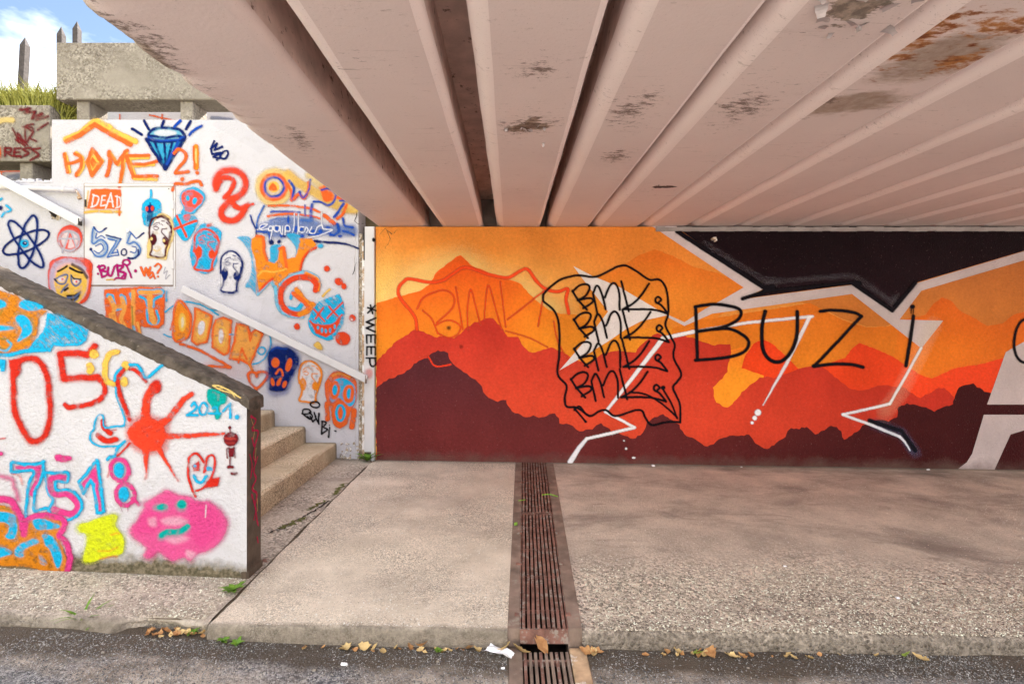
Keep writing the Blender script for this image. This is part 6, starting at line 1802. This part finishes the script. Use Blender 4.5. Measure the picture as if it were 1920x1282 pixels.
def bmk(dx, dy, sx=1.0):
    f = lambda s: ' '.join('%.1f,%.1f' % (200 + (float(p.split(',')[0]) - 200) * sx + dx, float(p.split(',')[1]) + dy) for p in s.split())
    t = ''
    for s in ('196,388 222,430 268,482', '196,392 230,362 265,355 282,372 262,412 222,435', '222,435 285,425 296,445 250,475', '298,400 320,498', '300,395 320,362 345,410 362,480', '358,420 385,360 410,352 430,400 432,482',
              '440,340 478,490', '580,352 540,410 500,450 448,480', '448,480 560,480 620,486 672,502', '672,500 640,460 615,445 612,428 625,418 640,432 628,445'):
        t += '\nS black w=11 s=.7 | ' + f(s)
    return t
tt = ('S black w=11 s=.7 | 50,440 48,415 62,390 130,335 190,315 230,310 310,318 380,288 420,268 465,262 520,292 580,332 625,330 655,355 672,410 675,500 662,560 690,620 708,660 702,720 740,800 722,840 700,870 715,910 735,960 735,1045'
      '\nS black w=11 s=.7 | 735,1045 690,1042 640,1050 590,1058 560,1020 545,990 510,985 440,1008 400,1012 365,985 330,990 285,1014 240,985 210,970 165,965 158,920 165,860 122,805 130,700 128,560 105,490 50,440'
      '\nS black w=10 s=.7 | 205,985 230,965 260,1000 280,1014'
      '\nS black w=10 s=.7 | 205,978 235,1010 262,1042'
      '\nE black s=.7 | 262,1042 7,6 0\nS black w=9 s=.7 | 720,1020 640,950 560,905 480,895\nS black w=10 s=.7 | 720,1025 690,950 650,880\nE black s=.8 | 650,872 12,10 0')
tt += bmk(0, 0) + bmk(6, 142) + bmk(8, 288, .98) + bmk(-8, 440, 1.0)
paint_sheet('graffiti_tag', 'black BMK written four times inside a wavy frame', mural, MAT['stucco_paint'], tt, M2, YW - .0072, 1.3, .35)
paint_sheet('graffiti_word', 'large black BUZi lettering', mural, MAT['stucco_paint'], '''
L black w=17 s=.9 | 12,470 16,600 20,730
S black w=16 s=.9 | 8,468 100,455 200,468 238,490 225,530 150,568 20,592
S black w=16 s=.9 | 100,580 180,578 250,610 278,650 250,695 160,722 10,735
S black w=19 s=1 | 360,492 345,560 345,660 365,715 405,742 450,735 490,690 518,610 520,495
E black s=1 | 360,490 9,8 0
E black s=1 | 520,490 9,8 0
S black w=16 s=.9 | 635,490 700,485 800,495 842,515
L black w=16 s=.9 | 842,515 720,645 605,765
S black w=17 s=.9 | 605,765 700,755 780,755 850,770
E black s=1 | 606,764 14,10 0
L black w=18 s=.9 | 1102,515 1085,640 1065,762
E black s=.9 | 1097,468 13,11 0
L black w=5 s=.7 | 1092,480 1090,500
L black w=5 s=.7 | 1102,480 1100,505
''', M3, YW - .0074, 1.3, .35)
paint_sheet('graffiti_letter', 'black C-shaped letter cut by the right border', mural, MAT['stucco_paint'], '''
S black w=13 s=.8 | 1040,500 942,520 905,570 893,640 905,700 942,732 1040,740
''', M4, YW - .0074, 1.4, .35)
# hook, cracks and pale lines
cr_m = MAT['black_rub']
def crack(pts, w, Y, parent, name='crack'):
    bm = bmesh.new(); rr = random.Random(len(pts)); Lq = None; P = jag(pts, 1.0, 4, 3)
    for i, p in enumerate(P):
        q = PX(p[0], p[1], Y); ww = w * rr.uniform(.3, 1) * Y / FPX; a, b = bm.verts.new((q.x - ww, Y, q.z - ww * .3)), bm.verts.new((q.x + ww, Y, q.z + ww * .3))
        if Lq: bm.faces.new((Lq[0], Lq[1], b, a))
        Lq = (a, b)
    return bm_obj(name, bm, cr_m, parent)
crack([(712, 440), (722, 428), (735, 440), (746, 430)], .8, YW - .004, mural); crack([(725, 432), (732, 448), (722, 466)], .6, YW - .004, mural)
crack([(667, 388), (669, 405), (664, 415), (670, 420), (682, 420)], 1.0, YW - .007, wall); crack([(683, 491), (668, 492), (663, 508), (661, 515)], .8, YW - .007, wall)
bm = bmesh.new(); p = PX(1335, 449, YW); tube_bm(bm, [(p.x, 5.93, p.z), (p.x, 6.01, p.z)], .018, 8); tube_bm(bm, [(p.x + .02, 5.95, p.z + .02), (p.x + .03, 5.94, p.z - .02), (p.x, 5.935, p.z - .035)], .010, 6); bm_obj('hook', bm, MAT['rustline'], mural)
